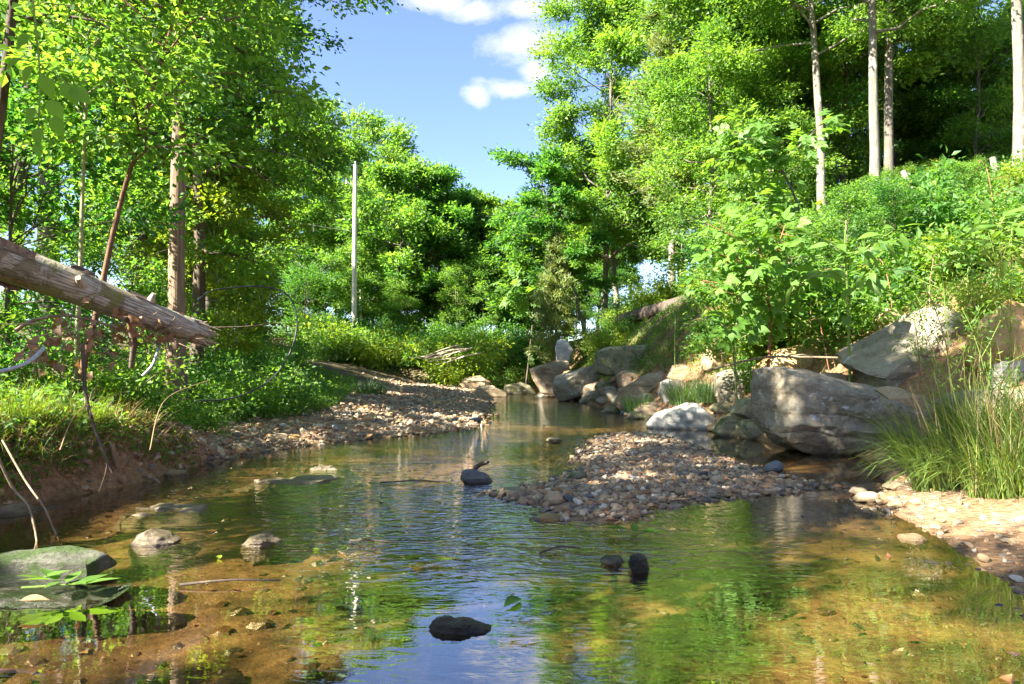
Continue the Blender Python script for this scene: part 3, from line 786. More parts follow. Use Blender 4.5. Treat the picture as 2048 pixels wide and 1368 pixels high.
RK = [
 ('boulder', 'largest boulder, grey with a chipped rough front, standing in the water edge on the right', 'boulder',
  [(1530,738),(1575,733),(1690,755),(1745,768),(1800,788),(1842,825),(1850,870),(1835,905),(1760,926),(1650,922),(1580,895),(1548,868),(1528,832),(1526,770)], 7.9, 1.3, 'rock_grey', 3, dict(sub=6, p=7, rough=.04, cuts=2, strata=.015, und=.30, lean=.10, foot=.0, ledge=.11, planes=[((.24, -.42, 1), .80), ((-.12, -1, -.1), .74), ((-1, -.35, .05), .90)])),
 ('boulder', 'big boulder with sunlit sloping top and brown flank, behind the largest grey boulder', 'boulder',
  [(1697,705),(1715,690),(1765,668),(1805,645),(1840,625),(1880,608),(1910,628),(1938,680),(1958,730),(1965,775),(1935,810),(1840,815),(1790,800),(1745,790),(1735,750),(1705,728)], 9.0, 1.5, 'rock_grey', 9, dict(sub=6, p=4, rough=.045, cuts=2, ledge=.06, planes=[((-.62, -.45, .8), .72), ((.15, -1, -.2), .74), ((.9, -.3, .35), .86)])),
 ('rock', 'low brown slab wedged behind the top of the largest grey boulder', 'rock',
  [(1630,760),(1655,742),(1735,758),(1748,778),(1700,800),(1640,800)], 9.3, .7, 'rock_brown', 11, {}),
 ('rock', 'pale pointed slab leaning on the right shoulder of the largest grey boulder', 'rock',
  [(1758,764),(1775,757),(1830,785),(1868,826),(1880,865),(1850,880),(1800,850),(1765,800)], 8.8, .6, 'rock_tan', 12, dict(p=4)),
 ('rock', 'pale grey rough grained boulder with a flat facet at the head of the side channel', 'rock',
  [(1292,852),(1310,828),(1372,806),(1400,809),(1426,830),(1432,852),(1422,870),(1340,872),(1300,868)], 11.2, .9, 'rock_pale', 13, dict(strata=0, cuts=9)),
 ('rock', 'flat topped grey slab between the pale grained boulder and the largest boulder', 'rock',
  [(1462,825),(1485,800),(1532,786),(1580,800),(1580,850),(1500,850)], 11.4, .9, 'rock_grey', 14, dict(p=4.5)),
 ('rock', 'brown wedge of rock with a split face at the water, left of the largest boulder', 'rock',
  [(1424,862),(1440,838),(1472,822),(1500,838),(1540,858),(1555,878),(1500,882),(1440,878)], 10.6, .7, 'rock_olive', 15, {}),
 ('rock', 'square upright grey block above the grass tuft on the right bank', 'rock',
  [(1432,748),(1460,737),(1512,744),(1518,757),(1484,766),(1480,802),(1448,812),(1434,790)], 12.6, .7, 'rock_grey', 16, dict(p=4.5)),
 ('rock', 'tall tan standing rock half buried in the right bank under the leafy sapling', 'rock',
  [(1406,735),(1412,692),(1426,671),(1472,674),(1482,702),(1474,732),(1450,745)], 14.0, .8, 'rock_tan', 17, dict(p=4)),
 ('rock', 'long rectangular olive slab lying level at the top of the rock pile', 'rock',
  [(1190,742),(1194,702),(1215,693),(1300,688),(1328,690),(1334,708),(1314,738),(1270,746)], 22.0, 1.4, 'rock_olive', 18, dict(p=6, cuts=3, rough=.035)),
 ('rock', 'brown block under the long rectangular slab', 'rock',
  [(1230,752),(1250,739),(1292,742),(1294,770),(1240,776)], 21.4, .9, 'rock_brown', 19, dict(p=4)),
 ('rock', 'dark grey tilted slab propped against the long rectangular slab', 'rock',
  [(1105,762),(1112,750),(1160,738),(1195,726),(1203,745),(1192,768),(1160,790),(1120,798),(1106,785)], 20.6, .9, 'rock_grey', 20, dict(p=5, rough=.035)),
 ('rock', 'brown layered slab at the upstream end of the rock pile', 'rock',
  [(1060,738),(1100,724),(1140,716),(1148,730),(1112,750),(1108,782),(1085,782),(1064,757)], 23.0, 1.0, 'rock_brown', 21, dict(p=4, strata=.06)),
 ('rock', 'pale narrow rock standing on end above the brown layered slab', 'rock',
  [(1110,695),(1118,671),(1131,674),(1147,700),(1138,720),(1114,718)], 25.0, .6, 'rock_pale', 22, {}),
 ('rock', 'long brown slab sloping down to the water in the middle of the rock pile', 'rock',
  [(1228,806),(1240,780),(1300,745),(1330,742),(1345,755),(1305,775),(1262,812)], 17.5, .9, 'rock_brown', 23, dict(p=4)),
 ('rock', 'pale upright rock beside the grass tuft in the rock pile', 'rock',
  [(1318,788),(1322,764),(1340,756),(1362,766),(1358,803),(1328,806)], 15.4, .5, 'rock_pale', 24, {}),
 ('rock', 'tan rock above the pale upright rock in the rock pile', 'rock',
  [(1335,755),(1345,731),(1370,724),(1388,745),(1374,768),(1345,768)], 16.5, .6, 'rock_tan', 25, {}),
 ('rock', 'olive rock between the tilted slab and the sloping brown slab', 'rock',
  [(1180,792),(1200,772),(1230,760),(1252,766),(1240,788),(1200,800)], 18.6, .8, 'rock_olive', 26, {}),
 ('rock', 'rounded grey rock standing in the far pool', 'rock',
  [(1000,788),(1010,770),(1045,763),(1068,775),(1074,792),(1040,797),(1008,795)], 27.5, 1.0, 'rock_olive', 27, {}),
 ('rock', 'tan wedge of rock in front of the far pool at the gravel end', 'rock',
  [(945,790),(955,771),(985,770),(1014,786),(1012,800),(960,800)], 24.6, .9, 'rock_tan', 28, {}),
 ('rock', 'tan flat rock at the foot of the clay bank beyond the gravel bar', 'rock',
  [(918,768),(930,755),(960,751),(982,764),(976,776),(930,776)], 29.5, 1.0, 'rock_tan', 29, {}),
 ('rock', 'small grey stone at the water in front of the tilted slab', 'rock',
  [(1068,795),(1080,782),(1110,784),(1112,800),(1080,802)], 24.0, .7, 'rock_grey', 30, {}),
 ('rock', 'olive flat stone at the waterline below the olive rock', 'rock',
  [(1200,826),(1215,813),(1240,815),(1250,828),(1225,835)], 16.0, .5, 'rock_olive', 31, {}),
 ('rock', 'brown stone at the waterline left of the pale grained boulder', 'rock',
  [(1252,838),(1262,824),(1290,822),(1312,836),(1300,848),(1265,848)], 13.2, .6, 'rock_olive', 32, {}),
 ('rock', 'small grey stone between two olive stones at the waterline', 'rock',
  [(1238,832),(1243,822),(1256,821),(1262,834),(1248,838)], 14.6, .35, 'rock_slate', 33, {}),
 ('rock', 'orange weathered outcrop in the clay bank at the right edge', 'rock outcrop',
  [(1965,690),(1992,635),(2050,600),(2130,620),(2150,700),(2110,775),(2010,770),(1970,730)], 10.2, 1.4, 'rock_orange', 34, dict(p=2.6, rough=.12)),
 ('rock', 'white sunlit rock at the right edge beside the brown flanked boulder', 'rock',
  [(1985,748),(2008,722),(2060,720),(2080,745),(2060,772),(2000,770)], 8.6, .5, 'rock_pale', 35, {}),
 ('rock', 'long flat grey slab behind the tall grass at the right edge', 'rock',
  [(1893,805),(1940,786),(2048,772),(2120,790),(2120,850),(2000,862),(1915,842)], 7.6, .8, 'rock_grey', 36, dict(p=5)),
 ('rock', 'yellowish rock in the clay above the sunlit boulder', 'rock',
  [(1750,640),(1768,612),(1810,614),(1812,645),(1765,668)], 11.6, .5, 'rock_tan', 37, {}),
 ('rock', 'yellow brown ledge behind the lying stick', 'rock',
  [(1510,738),(1550,700),(1610,688),(1690,688),(1705,735),(1640,752),(1550,755)], 12.2, .9, 'rock_orange', 38, dict(p=4, strata=.08)),
 ('rock', 'small tan rock on the yellow brown ledge', 'rock',
  [(1606,690),(1615,674),(1650,672),(1668,690),(1640,700)], 12.4, .4, 'rock_tan', 39, {}),
 # stones in the stream
 ('rock', 'dark rounded stone alone in the middle of the stream', 'rock',
  [(920,955),(924,934),(945,927),(972,943),(985,958),(980,972),(940,975)], 6.15, .24, 'rock_slate', 50, dict(p=2.8, sub=4, ztop=.12)),
 ('rock', 'black wet rock in the nearest water, shaped like a fish', 'rock',
  [(858,1252),(866,1240),(884,1233),(905,1238),(925,1240),(955,1246),(988,1256),(985,1268),(930,1276),(900,1290),(875,1280)], 2.62, .14, 'rock_black', 51, dict(sub=5, p=2.4, rough=.14, cuts=0)),
 ('rock', 'small black stone standing in the calm water in front of the gravel island', 'rock',
  [(1255,1128),(1262,1112),(1278,1104),(1292,1112),(1299,1138),(1290,1155),(1270,1152)], 3.40, .10, 'rock_black', 52, dict(sub=3, p=2.6)),
 ('rock', 'flat dark stone awash beside the small black standing stone', 'rock',
  [(1200,1122),(1212,1112),(1240,1112),(1252,1122),(1230,1130)], 3.52, .12, 'rock_black', 53, dict(sub=3)),
 ('rock', 'wet grey pointed stone breaking the water left of the riffle', 'rock',
  [(265,1090),(278,1070),(300,1060),(330,1068),(356,1080),(350,1100),(300,1105)], 3.95, .22, 'rock_wet', 54, dict(sub=4, cuts=7, ztop=.075, p=3.5)),
 ('rock', 'rusty rounded stone awash at the edge of the riffle', 'rock',
  [(486,1090),(500,1066),(522,1057),(548,1068),(564,1090),(520,1100)], 3.95, .22, 'rock_wet', 55, dict(sub=4, ztop=.05, rough=.1)),
 ('rock', 'thick mossy slab with pale flat top at the near left water', 'rock',
  [(-60,1120),(0,1112),(60,1104),(120,1099),(180,1103),(203,1115),(205,1142),(150,1160),(60,1172),(-60,1190)], 3.2, .30, 'rock_moss', 56, dict(sub=5, p=6, rough=.05, cuts=4, ledge=.0, planes=[((.06, -.12, 1), .78), ((0, -1, .05), .80)], deep=1.0)),
 ('rock', 'low mossy slab awash just in front of the thick mossy slab', 'rock',
  [(-60,1185),(60,1182),(180,1180),(260,1184),(300,1192),(240,1202),(60,1222),(-60,1226)], 2.95, .30, 'rock_moss', 57, dict(sub=5, p=4, cuts=4, ledge=.0, ztop=.03, rough=.12)),
 ('rock', 'flat grey rock sheet awash in the current beyond the pointed stone', 'rock',
  [(200,1048),(250,1026),(320,1014),(395,1018),(405,1032),(330,1056),(240,1064)], 4.75, .55, 'rock_wet', 58, dict(sub=5, p=3, ztop=.03, rough=.12)),
 ('rock', 'long flat grey rock sheet awash in mid stream', 'rock',
  [(440,972),(480,958),(560,950),(660,956),(780,964),(760,974),(620,980),(500,984)], 6.2, .5, 'rock_wet', 59, dict(sub=5, p=3, ztop=.03, rough=.12)),
 ('rock', 'thin dark stone awash beyond the long flat rock sheet', 'rock',
  [(590,945),(620,935),(690,936),(720,946),(660,952)], 7.0, .4, 'rock_wet', 60, dict(sub=4, ztop=.025)),
 ('rock', 'tan stone at the foot of the cut bank at the left edge', 'rock',
  [(-20,1050),(-10,1020),(20,1008),(58,1018),(72,1040),(50,1062),(0,1068)], 4.75, .35, 'rock_brown', 61, {}),
 ('rock', 'small reddish stone in the water below the cut bank', 'rock',
  [(66,1024),(80,1014),(102,1014),(116,1026),(90,1034)], 4.95, .2, 'rock_brown', 62, dict(sub=3)),
 ('rock', 'tan flat stone in the water below the root', 'rock',
  [(322,955),(340,940),(365,941),(378,952),(350,960)], 6.6, .25, 'rock_tan', 63, dict(sub=3)),
 ('rock', 'square slate grey stone at the edge of the far gravel bar', 'rock',
  [(730,868),(736,846),(758,837),(770,850),(770,868)], 11.6, .25, 'rock_slate', 64, dict(sub=3, p=4)),
 ('rock', 'dark slate lying on the gravel island', 'rock',
  [(1222,968),(1232,952),(1262,948),(1288,958),(1294,972),(1260,978)], 6.2, .3, 'rock_slate', 65, dict(sub=3, p=4)),
 ('rock', 'grey slate stone at the tail of the gravel island by the largest boulder', 'rock',
  [(1524,944),(1535,930),(1556,921),(1567,930),(1560,946)], 6.7, .2, 'rock_slate', 66, dict(sub=3)),
 ('rock', 'dark wet stone at the left tip of the gravel island', 'rock',
  [(1000,985),(1010,976),(1040,975),(1062,985),(1055,1002),(1010,1004)], 5.45, .2, 'rock_wet', 67, dict(sub=3)),
 ('rock', 'round yellow brown stone at the near edge of the gravel island', 'rock',
  [(1087,995),(1096,983),(1118,982),(1128,998),(1118,1014),(1094,1012)], 5.1, .15, 'rock_tan', 68, dict(sub=3, p=2.4)),
 ('rock', 'flat orange stone at the near end of the gravel island', 'rock',
  [(1070,1038),(1082,1028),(1115,1030),(1130,1042),(1100,1050)], 4.6, .18, 'rock_orange', 69, dict(sub=3)),
 ('rock', 'grey brown slab with ridge on the left half of the gravel island', 'rock',
  [(1130,960),(1142,944),(1166,942),(1180,954),(1160,966)], 6.3, .25, 'rock_olive', 70, dict(sub=3)),
 ('rock', 'tan bulky stone in the cluster where the beach begins at right', 'rock',
  [(1795,1085),(1806,1070),(1838,1068),(1858,1080),(1850,1096),(1812,1098)], 4.05, .16, 'rock_tan', 71, dict(sub=3)),
 ('rock', 'orange lumpy stone on the beach next to the tan bulky stone', 'rock',
  [(1820,1112),(1832,1098),(1862,1096),(1880,1108),(1866,1120)], 3.85, .15, 'rock_orange', 72, dict(sub=3)),
 ('rock', 'dark stone at the bottom right corner', 'rock',
  [(1945,1372),(1955,1352),(1990,1346),(2012,1360),(2005,1390)], 2.28, .14, 'rock_black', 73, dict(sub=3)),
 ('rock', 'reddish round stone in the shallows at the tip of the tall grass', 'rock',
  [(1700,985),(1710,974),(1728,975),(1736,988),(1718,996)], 5.5, .15, 'rock_brown', 74, dict(sub=3)),
 ('rock', 'tan flat stone in the shallows next to the reddish round stone', 'rock',
  [(1704,1000),(1722,986),(1748,984),(1758,996),(1735,1006)], 5.25, .16, 'rock_tan', 75, dict(sub=3)),
 ('rock', 'rusty brown stone under the overhanging tall grass', 'rock',
  [(1768,975),(1785,962),(1812,966),(1824,978),(1800,986)], 5.6, .2, 'rock_brown', 76, dict(sub=3)),
 ('rock', 'flat stone under water surface near the far riffle', 'rock',
  [(1085,880),(1095,876),(1118,876),(1128,881),(1110,885)], 9.7, .35, 'rock_wet', 77, dict(sub=3)),
]
for nm, lb, ct, pts, d, dep, mt, sd, kw in RK:
    if 10 < sd < 50:      # stand it where the photograph shows it meet the ground
        gx = np.mean([a for a, b in pts]); gy = max(b for a, b in pts)
        dh = hit(gx, gy - 5)[1]
        d = float(np.clip(dh + dep * .10, d * .72, d * 1.15))
    if sd >= 50: kw = dict(dict(deep=1.1, ledge=.015, cuts=9, foot=0, sd_stream=True), **kw)
    elif 'sub' not in kw: kw = dict(dict(sub=4, ledge=.03, cuts=5, planes=[((-.4 + .8 * ((sd * 37) % 10) / 10, -.5, 1), .80), ((.5 - ((sd * 53) % 10) / 10, -1, .1), .76)]), **kw)
    rock_from_outline(nm, lb, ct, pts, d, dep, M[mt], sd, **kw)

# rubble between the big blocks of the rock pile: individual rocks sharing a few meshes
def rough_stone(seed, sub=2, flat=.6, cuts=7, noise=.10):
    rng = np.random.default_rng(seed)
    v, f = ICO[sub]; q = v * (np.array([1, .8, flat]) * (1 + .25 * rng.uniform(-1, 1, 3)))
    for c in range(cuts):
        nv = norm(rng.normal(size=3)); off = np.quantile(q @ nv, .80 + .12 * rng.random())
        q = q - np.maximum(q @ nv - off, 0)[:, None] * nv * .92
    q = q * (1 + noise * perlin(v * 1.7 + seed))[:, None]
    return q, f

def rubble(group, label, cat, name, spots, mats, sub=2, seed=0, flat=.6):
    rng = np.random.default_rng(seed)
    protos = []
    for k in range(8):
        q, f = rough_stone(seed * 31 + k, sub, flat)
        mb = MB(); mb.add(q, f)
        protos.append(mb.mesh(name, mats[k % len(mats)], smooth=False))
    for i, (x, y, z, r) in enumerate(spots):
        o = bpy.data.objects.new(name, protos[i % 8]); COL.objects.link(o)
        o.location = (x, y, z); o.scale = (r * rng.uniform(.8, 1.25), r * rng.uniform(.8, 1.2), r * rng.uniform(.75, 1.1))
        o.rotation_euler = (rng.normal() * .35, rng.normal() * .35, rng.uniform(0, 6.28))
        tag(o, label, cat, group)

rng = np.random.default_rng(21)
sp = []
while len(sp) < 70:      # at the foot of the right bank
    y = rng.uniform(9.5, 31); s = rng.gamma(1.6, .35)
    x = xr(y) - .15 + s
    r = rng.uniform(.08, .30) * (1 + .02 * y)
    sp.append((x, y, hz(x, y) + r * .15, r))
rubble('loose rocks along the foot of the right bank', 'small angular brown rock lodged among the big blocks of the right bank', 'rock', 'rock', sp,
       [M['rock_brown'], M['rock_olive'], M['rock_grey'], M['rock_tan']], 2, 3)

# cobbles on the gravel bars: the largest ones as things, the rest as gravel
def gravel_spots(n, kind, rng):
    out = []
    while len(out) < n:
        m = n * 3
        if kind == 'island':
            x = rng.uniform(-.4, 3.0, m); y = rng.uniform(4.6, 11.8, m)
            ok = hgt(x, y) > rng.uniform(-.14, .03, m)
            ok &= poly_sd(x, y, ISL) > -.9
        elif kind == 'left':
            y = 7.0 + rng.random(m) ** 1.7 * 30; s = rng.uniform(-.5, 6.5, m); x = xl(y) - s
            ok = (s < np.interp(y, [7.0, 8, 9.5, 12, 25, 40], [.4, .9, 1.8, 2.7, 4.8, 5.5]) + rng.normal(size=m) * .4) & (s > rng.normal(size=m) * .2)
        elif kind == 'cut':
            y = rng.uniform(4.2, 11, m); s = rng.uniform(-.25, .55, m); x = xl(y) - s
            ok = rng.random(m) < .8
        elif kind == 'beach':
            y = rng.uniform(1.8, 6.2, m); s = rng.uniform(-.25, 1.6, m); x = xr(y) + s
            ok = rng.random(m) < np.clip(1.0 - s * .8, .12, .8)
        elif kind == 'bed':
            y = 2.1 + 6.4 * rng.random(m) ** 1.2; x = rng.uniform(-3.2, 2.5, m)
            ok = (perlin(np.stack([x * .9, y * .6, x * 0 + 4], 1)) > rng.uniform(-.35, .25, m)) & (x < xr(y)) & (x > xl(y))
        for a, b in zip(x[ok], y[ok]):
            out.append((a, b))
    return np.array(out[:n])

def scatter_pebbles(name, label, pts, rad, rng, sub, sink=.25, flat=.6):
    protos = [rough_stone(900 + k, sub, flat, 5, .15) for k in range(10)]
    mb = MB(); z = hgt(pts[:, 0], pts[:, 1])
    pick = rng.integers(0, 10, len(pts))
    for k in range(10):
        idx = np.where(pick == k)[0]
        if not len(idx): continue
        q, f = protos[k]
        a = rng.uniform(0, 6.28, len(idx)); b = rng.normal(size=len(idx)) * .4
        s = rad[idx][:, None] * rng.uniform(.75, 1.3, (len(idx), 3))
        v = q[None] * s[:, None, :]
        cb, sb = np.cos(b)[:, None], np.sin(b)[:, None]
        v = np.stack([v[..., 0] * cb - v[..., 2] * sb, v[..., 1], v[..., 0] * sb + v[..., 2] * cb], -1)
        ca, sa = np.cos(a)[:, None], np.sin(a)[:, None]
        v = np.stack([v[..., 0] * ca - v[..., 1] * sa, v[..., 0] * sa + v[..., 1] * ca, v[..., 2]], -1)
        v += np.stack([pts[idx, 0], pts[idx, 1], z[idx] + rad[idx] * (.35 - sink)], -1)[:, None, :]
        ff = f[None] + (np.arange(len(idx)) * len(q))[:, None, None]
        mb.add(v.reshape(-1, 3), ff.reshape(-1, 3), np.repeat(rng.random(len(idx)), len(f)))
    o = mb.build(name, M['pebble'])
    struct(o, 'stuff')
    tag(o, label, 'gravel')
    return o

rng = np.random.default_rng(33)
pt = gravel_spots(9500, 'island', rng)
scatter_pebbles('gravel', 'tan and brown gravel heaped into the low island in mid stream', pt, .012 + .040 * rng.random(len(pt)) ** 2.4, rng, 0, .2)
pt = gravel_spots(10000, 'left', rng)
scatter_pebbles('gravel', 'pale brown gravel bar along the left side of the far bend', pt, (.018 + .06 * rng.random(len(pt)) ** 2.6) * (1 + .012 * pt[:, 1]), rng, 0)
pt = gravel_spots(2600, 'cut', rng)
scatter_pebbles('gravel', 'gravel washed out along the foot of the cut left bank', pt, .010 + .045 * rng.random(len(pt)) ** 2.6, rng, 0)
pt = gravel_spots(800, 'beach', rng)
scatter_pebbles('gravel', 'scattered gravel on the sandy beach at lower right', pt, .010 + .025 * rng.random(len(pt)) ** 3, rng, 1)
pt = gravel_spots(3600, 'bed', rng)
scatter_pebbles('gravel', 'brown stones lying under the shallow riffle water', pt, .008 + .07 * rng.random(len(pt)) ** 3.5, rng, 0, .35, .4)

def cobbles(kind, n, rmin, rmax, group, label, seed):
    rng = np.random.default_rng(seed)
    pts = gravel_spots(n, kind, rng)
    q = [(x, y, hz(x, y) + .015, rmin + (rmax - rmin) * rng.random() ** 1.6) for x, y in pts]
    rubble(group, label, 'stone', 'cobble', q, [M['rock_tan'], M['rock_brown'], M['rock_slate'], M['rock_orange'], M['rock_olive'], M['rock_pale'], M['rock_tan'], M['rock_brown']], 2, seed, .55)
cobbles('island', 90, .03, .07, 'cobbles on the gravel island', 'fist sized cobble lying on the gravel island', 41)
cobbles('left', 120, .06, .15, 'cobbles on the far gravel bar', 'larger cobble lying on the far left gravel bar', 42)
cobbles('cut', 40, .03, .07, 'cobbles under the cut bank', 'cobble at the foot of the cut left bank', 43)
cobbles('beach', 14, .022, .045, 'pale stones on the beach', 'small pale stone on the sandy beach at lower right', 44)
# ------------------------------------------------------------------ trees
def broadleaf(seed, H, R, cb=.3, n_leaf=20000, leaf=.13, r0=.12, lean=(0, 0), wob=.02, limbs=26, spread=.55, flatc=.55, bend=None, el=.45, subs=4, top=.35, prof=.7, tri=False):
    """a tapered trunk with limbs (one mesh) and a crown of leaf sprays (another)"""
    rng = np.random.default_rng(seed)
    n = 14
    t = np.linspace(0, 1, n)
    wx = np.cumsum(rng.normal(size=n)) * wob * H / 4; wy = np.cumsum(rng.normal(size=n)) * wob * H / 4
    wx -= wx[0]; wy -= wy[0]
    path = np.stack([lean[0] * t + wx, lean[1] * t + wy, t * H - .25 * (t == 0)], 1)
    if bend is not None:
        path[:, 0] += np.interp(t, bend[0], bend[1])
    rad = r0 * (1 - t * .86) ** .9; rad[0] *= 1.45; rad[1] *= 1.08
    wood = MB(); tube(wood, path, rad, 9, .5, jit=.12, seed=seed)
    cen, size, axis = [], [], []
    for k in range(limbs):
        tt = cb + (1 - cb) * ((k + rng.random()) / limbs) ** .9 * .97
        u = (tt - cb) / (1 - cb)
        base = np.array([np.interp(tt, t, path[:, j]) for j in range(3)])
        ln = R * (sin(pi * (.14 + .80 * u)) ** prof) * rng.uniform(.65, 1.2)
        if rng.random() < .12: ln *= 1.25
        az = k * 2.39996 + rng.normal() * .5
        e = el * (.3 + 1.2 * u) + rng.normal() * .18
        dr = np.array([cos(az) * cos(e), sin(az) * cos(e), sin(e)])
        m = 6; s = np.linspace(0, 1, m)
        curve = base + dr * (ln * s)[:, None] + np.array([0, 0, 1]) * (ln * .12 * np.sin(s * pi) - ln * .06 * s * s)[:, None] + np.cumsum(rng.normal(size=(m, 3)) * ln * .035, 0)
        curve[0] = base
        br = max(np.interp(tt, t, rad) * .5, .012)
        tube(wood, curve, br * (1 - s * .85), 5, .5, cap=False)
        for j in range(subs):
            s0 = rng.uniform(.3, .98)
            p0 = np.array([np.interp(s0, s, curve[:, q]) for q in range(3)])
            d2 = norm(dr + rng.normal(size=3) * [.7, .7, .45])
            l2 = ln * rng.uniform(.2, .5) * (1.2 - .5 * s0)
            c2 = np.stack([p0, p0 + d2 * l2 * .5 + [0, 0, .03 * l2], p0 + d2 * l2])
            tube(wood, c2, [br * .4, br * .28, br * .1], 3, .5, cap=False)
            for q in (.55, 1.0):
                cen.append(p0 + d2 * l2 * q); size.append(spread * (.28 + .12 * R) * rng.uniform(.6, 1.25)); axis.append(d2)
        cen.append(curve[-1]); size.append(spread * (.28 + .12 * R) * rng.uniform(.6, 1.2)); axis.append(dr)
    for k in range(int(5 * top * 3)):
        cen.append(path[-1] + rng.normal(size=3) * [R * .14, R * .14, R * .12]); size.append(spread * (.25 + .1 * R)); axis.append(np.array([0, 0, 1.]))
    cen = np.array(cen); size = np.array(size); axis = np.array(axis)
    w = size ** 1.6; w /= w.sum()
    idx = rng.choice(len(cen), n_leaf, p=w)
    off = rng.normal(size=(n_leaf, 3)) * np.array([1, 1, flatc])
    pos = cen[idx] + off * size[idx][:, None] * .62
    dr = norm(axis[idx] * .7 + off * .5 + rng.normal(size=(n_leaf, 3)) * .5 + np.array([0, 0, -.25]))
    nr = norm(rng.normal(size=(n_leaf, 3)) * .55 + np.array([0, 0, .9]) + .25 * off)
    ct = rng.random(len(cen))
    crown = MB()
    ls = leaf * rng.uniform(.6, 1.3, n_leaf)
    leaf_cards(crown, pos, dr, nr, ls, ls * rng.uniform(.5, .75, n_leaf), np.clip(.5 + .95 * (ct[idx] - .5) + .2 * rng.normal(size=n_leaf), 0, 1), tri=tri)
    return wood, crown

def conifer(seed, H, R, cb=.4, n_leaf=24000, leaf=.16, r0=.15, limbs=46, dead=14, drop=.0):
    rng = np.random.default_rng(seed)
    n = 12; t = np.linspace(0, 1, n)
    w = np.cumsum(rng.normal(size=(n, 2)), 0) * .012 * H / 4; w -= w[0]
    path = np.stack([w[:, 0], w[:, 1], t * H - .25 * (t == 0)], 1)
    rad = r0 * (1 - t * .9); rad[0] *= 1.3
    wood = MB(); tube(wood, path, rad, 9, .5, jit=.08, seed=seed)
    cen, size, axis = [], [], []
    for k in range(limbs):
        tt = cb + (1 - cb) * (k + rng.random()) / limbs * .98; u = (tt - cb) / (1 - cb)
        base = np.array([np.interp(tt, t, path[:, j]) for j in range(3)])
        ln = R * (1.05 - u) ** .62 * rng.uniform(.5, 1.2) * (.75 + .25 * min(1, u * 6))
        az = k * 2.39996 + rng.normal() * .4; e = .1 + .5 * u + rng.normal() * .16
        dr = np.array([cos(az) * cos(e), sin(az) * cos(e), sin(e)])
        s = np.linspace(0, 1, 5); curve = base + dr * (ln * s)[:, None] + np.array([0, 0, 1.]) * (-drop * ln * np.sin(s * pi) + .10 * ln * s * s)[:, None]
        tube(wood, curve, max(np.interp(tt, t, rad) * .3, .01) * (1 - .85 * s), 4, .5, cap=False)
        for q in np.linspace(.3, 1.05, 7):
            p0 = np.array([np.interp(q, s, curve[:, j]) for j in range(3)])
            cen.append(p0 + rng.normal(size=3) * [.16 * ln, .16 * ln, .05 * ln]); size.append((.12 + .10 * ln) * rng.uniform(.7, 1.2)); axis.append(dr)
    for k in range(dead):
        tt = rng.uniform(.10, cb + .05); az = rng.uniform(0, 6.28); e = rng.normal() * .25
        base = np.array([np.interp(tt, t, path[:, j]) for j in range(3)])
        ln = R * rng.uniform(.25, .75); dr = np.array([cos(az) * cos(e), sin(az) * cos(e), sin(e)])
        s = np.linspace(0, 1, 5); curve = base + dr * (ln * s)[:, None] + np.cumsum(rng.normal(size=(5, 3)) * .03 * ln, 0); curve[0] = base
        tube(wood, curve, .022 * (1 - .8 * s), 4, .9, cap=False)
        for j in range(3):
            p0 = curve[2 + j % 3]; d2 = norm(dr + rng.normal(size=3) * .7); tube(wood, [p0, p0 + d2 * ln * .3], [.009, .003], 3, .9, cap=False)
    cen = np.array(cen); size = np.array(size); axis = np.array(axis)
    idx = rng.integers(0, len(cen), n_leaf)
    off = rng.normal(size=(n_leaf, 3)) * [1, 1, .55]
    pos = cen[idx] + off * size[idx][:, None] * .7
    dr = norm(axis[idx] + rng.normal(size=(n_leaf, 3)) * .7 + [0, 0, .25]); nr = norm(rng.normal(size=(n_leaf, 3)))
    ls = leaf * rng.uniform(.6, 1.3, n_leaf); ct = rng.random(len(cen))
    crown = MB(); leaf_cards(crown, pos, dr, nr, ls, ls * .26, np.clip(.5 + .6 * (ct[idx] - .5) + .2 * rng.normal(size=n_leaf), 0, 1), tri=True)
    return wood, crown

def plant_tree(name, label, cat, xy, wc, bark, leafm, group=None, rz=0, z=None, parts=('trunk', 'crown')):
    x, y = xy
    t = thing(name, label, cat, (x, y, hz(x, y) if z is None else z), rz, group)
    wc[0].build(parts[0], M[bark], t, smooth=True)
    if wc[1] is not None and wc[1].n: wc[1].build(parts[1], M[leafm], t)
    return t

def at(px, d): return ((px - 1024) / F * d, d)
def ztop(py, d): return 1 + (745 - py) / F * d
def Hfor(px, py_top, d):
    x, y = at(px, d); return ztop(py_top, d) - hz(x, y)

# ---- right side, named trees
plant_tree('broadleaf_tree', 'tall slender tree with light green rounded crown and straight trunk, left of the pine', 'tree', at(1210, 36),
           broadleaf(101, Hfor(1210, 25, 36), 3.5, .20, 70000, .18, .17, limbs=56, wob=.006, spread=.78, lean=(.3, 0), tri=True, prof=.45, top=.6), 'bark_grey', 'leaf_bright')
plant_tree('broadleaf_tree', 'leaning second tree with bare lower trunk right behind the tall slender one', 'tree', at(1232, 39),
           broadleaf(102, Hfor(1240, 330, 39), 3.0, .35, 24000, .2, .2, limbs=26, wob=.02, lean=(-.6, 0), tri=True), 'bark_pale', 'leaf_mid')
plant_tree('broadleaf_tree', 'short crooked tree with sparse dull crown at the edge of the sky gap', 'tree', at(1180, 34),
           broadleaf(103, Hfor(1180, 340, 34), 3.1, .35, 16000, .19, .11, limbs=20, wob=.03, lean=(-2.0, 0), tri=True), 'bark_grey', 'leaf_dark')
plant_tree('pine_tree', 'tall wispy olive pine with dead bare branches low on its pale trunk', 'tree', at(1345, 31),
           conifer(104, Hfor(1345, -50, 31), 2.5, .26, 60000, .22, .17, limbs=64), 'bark_pale', 'leaf_pine')
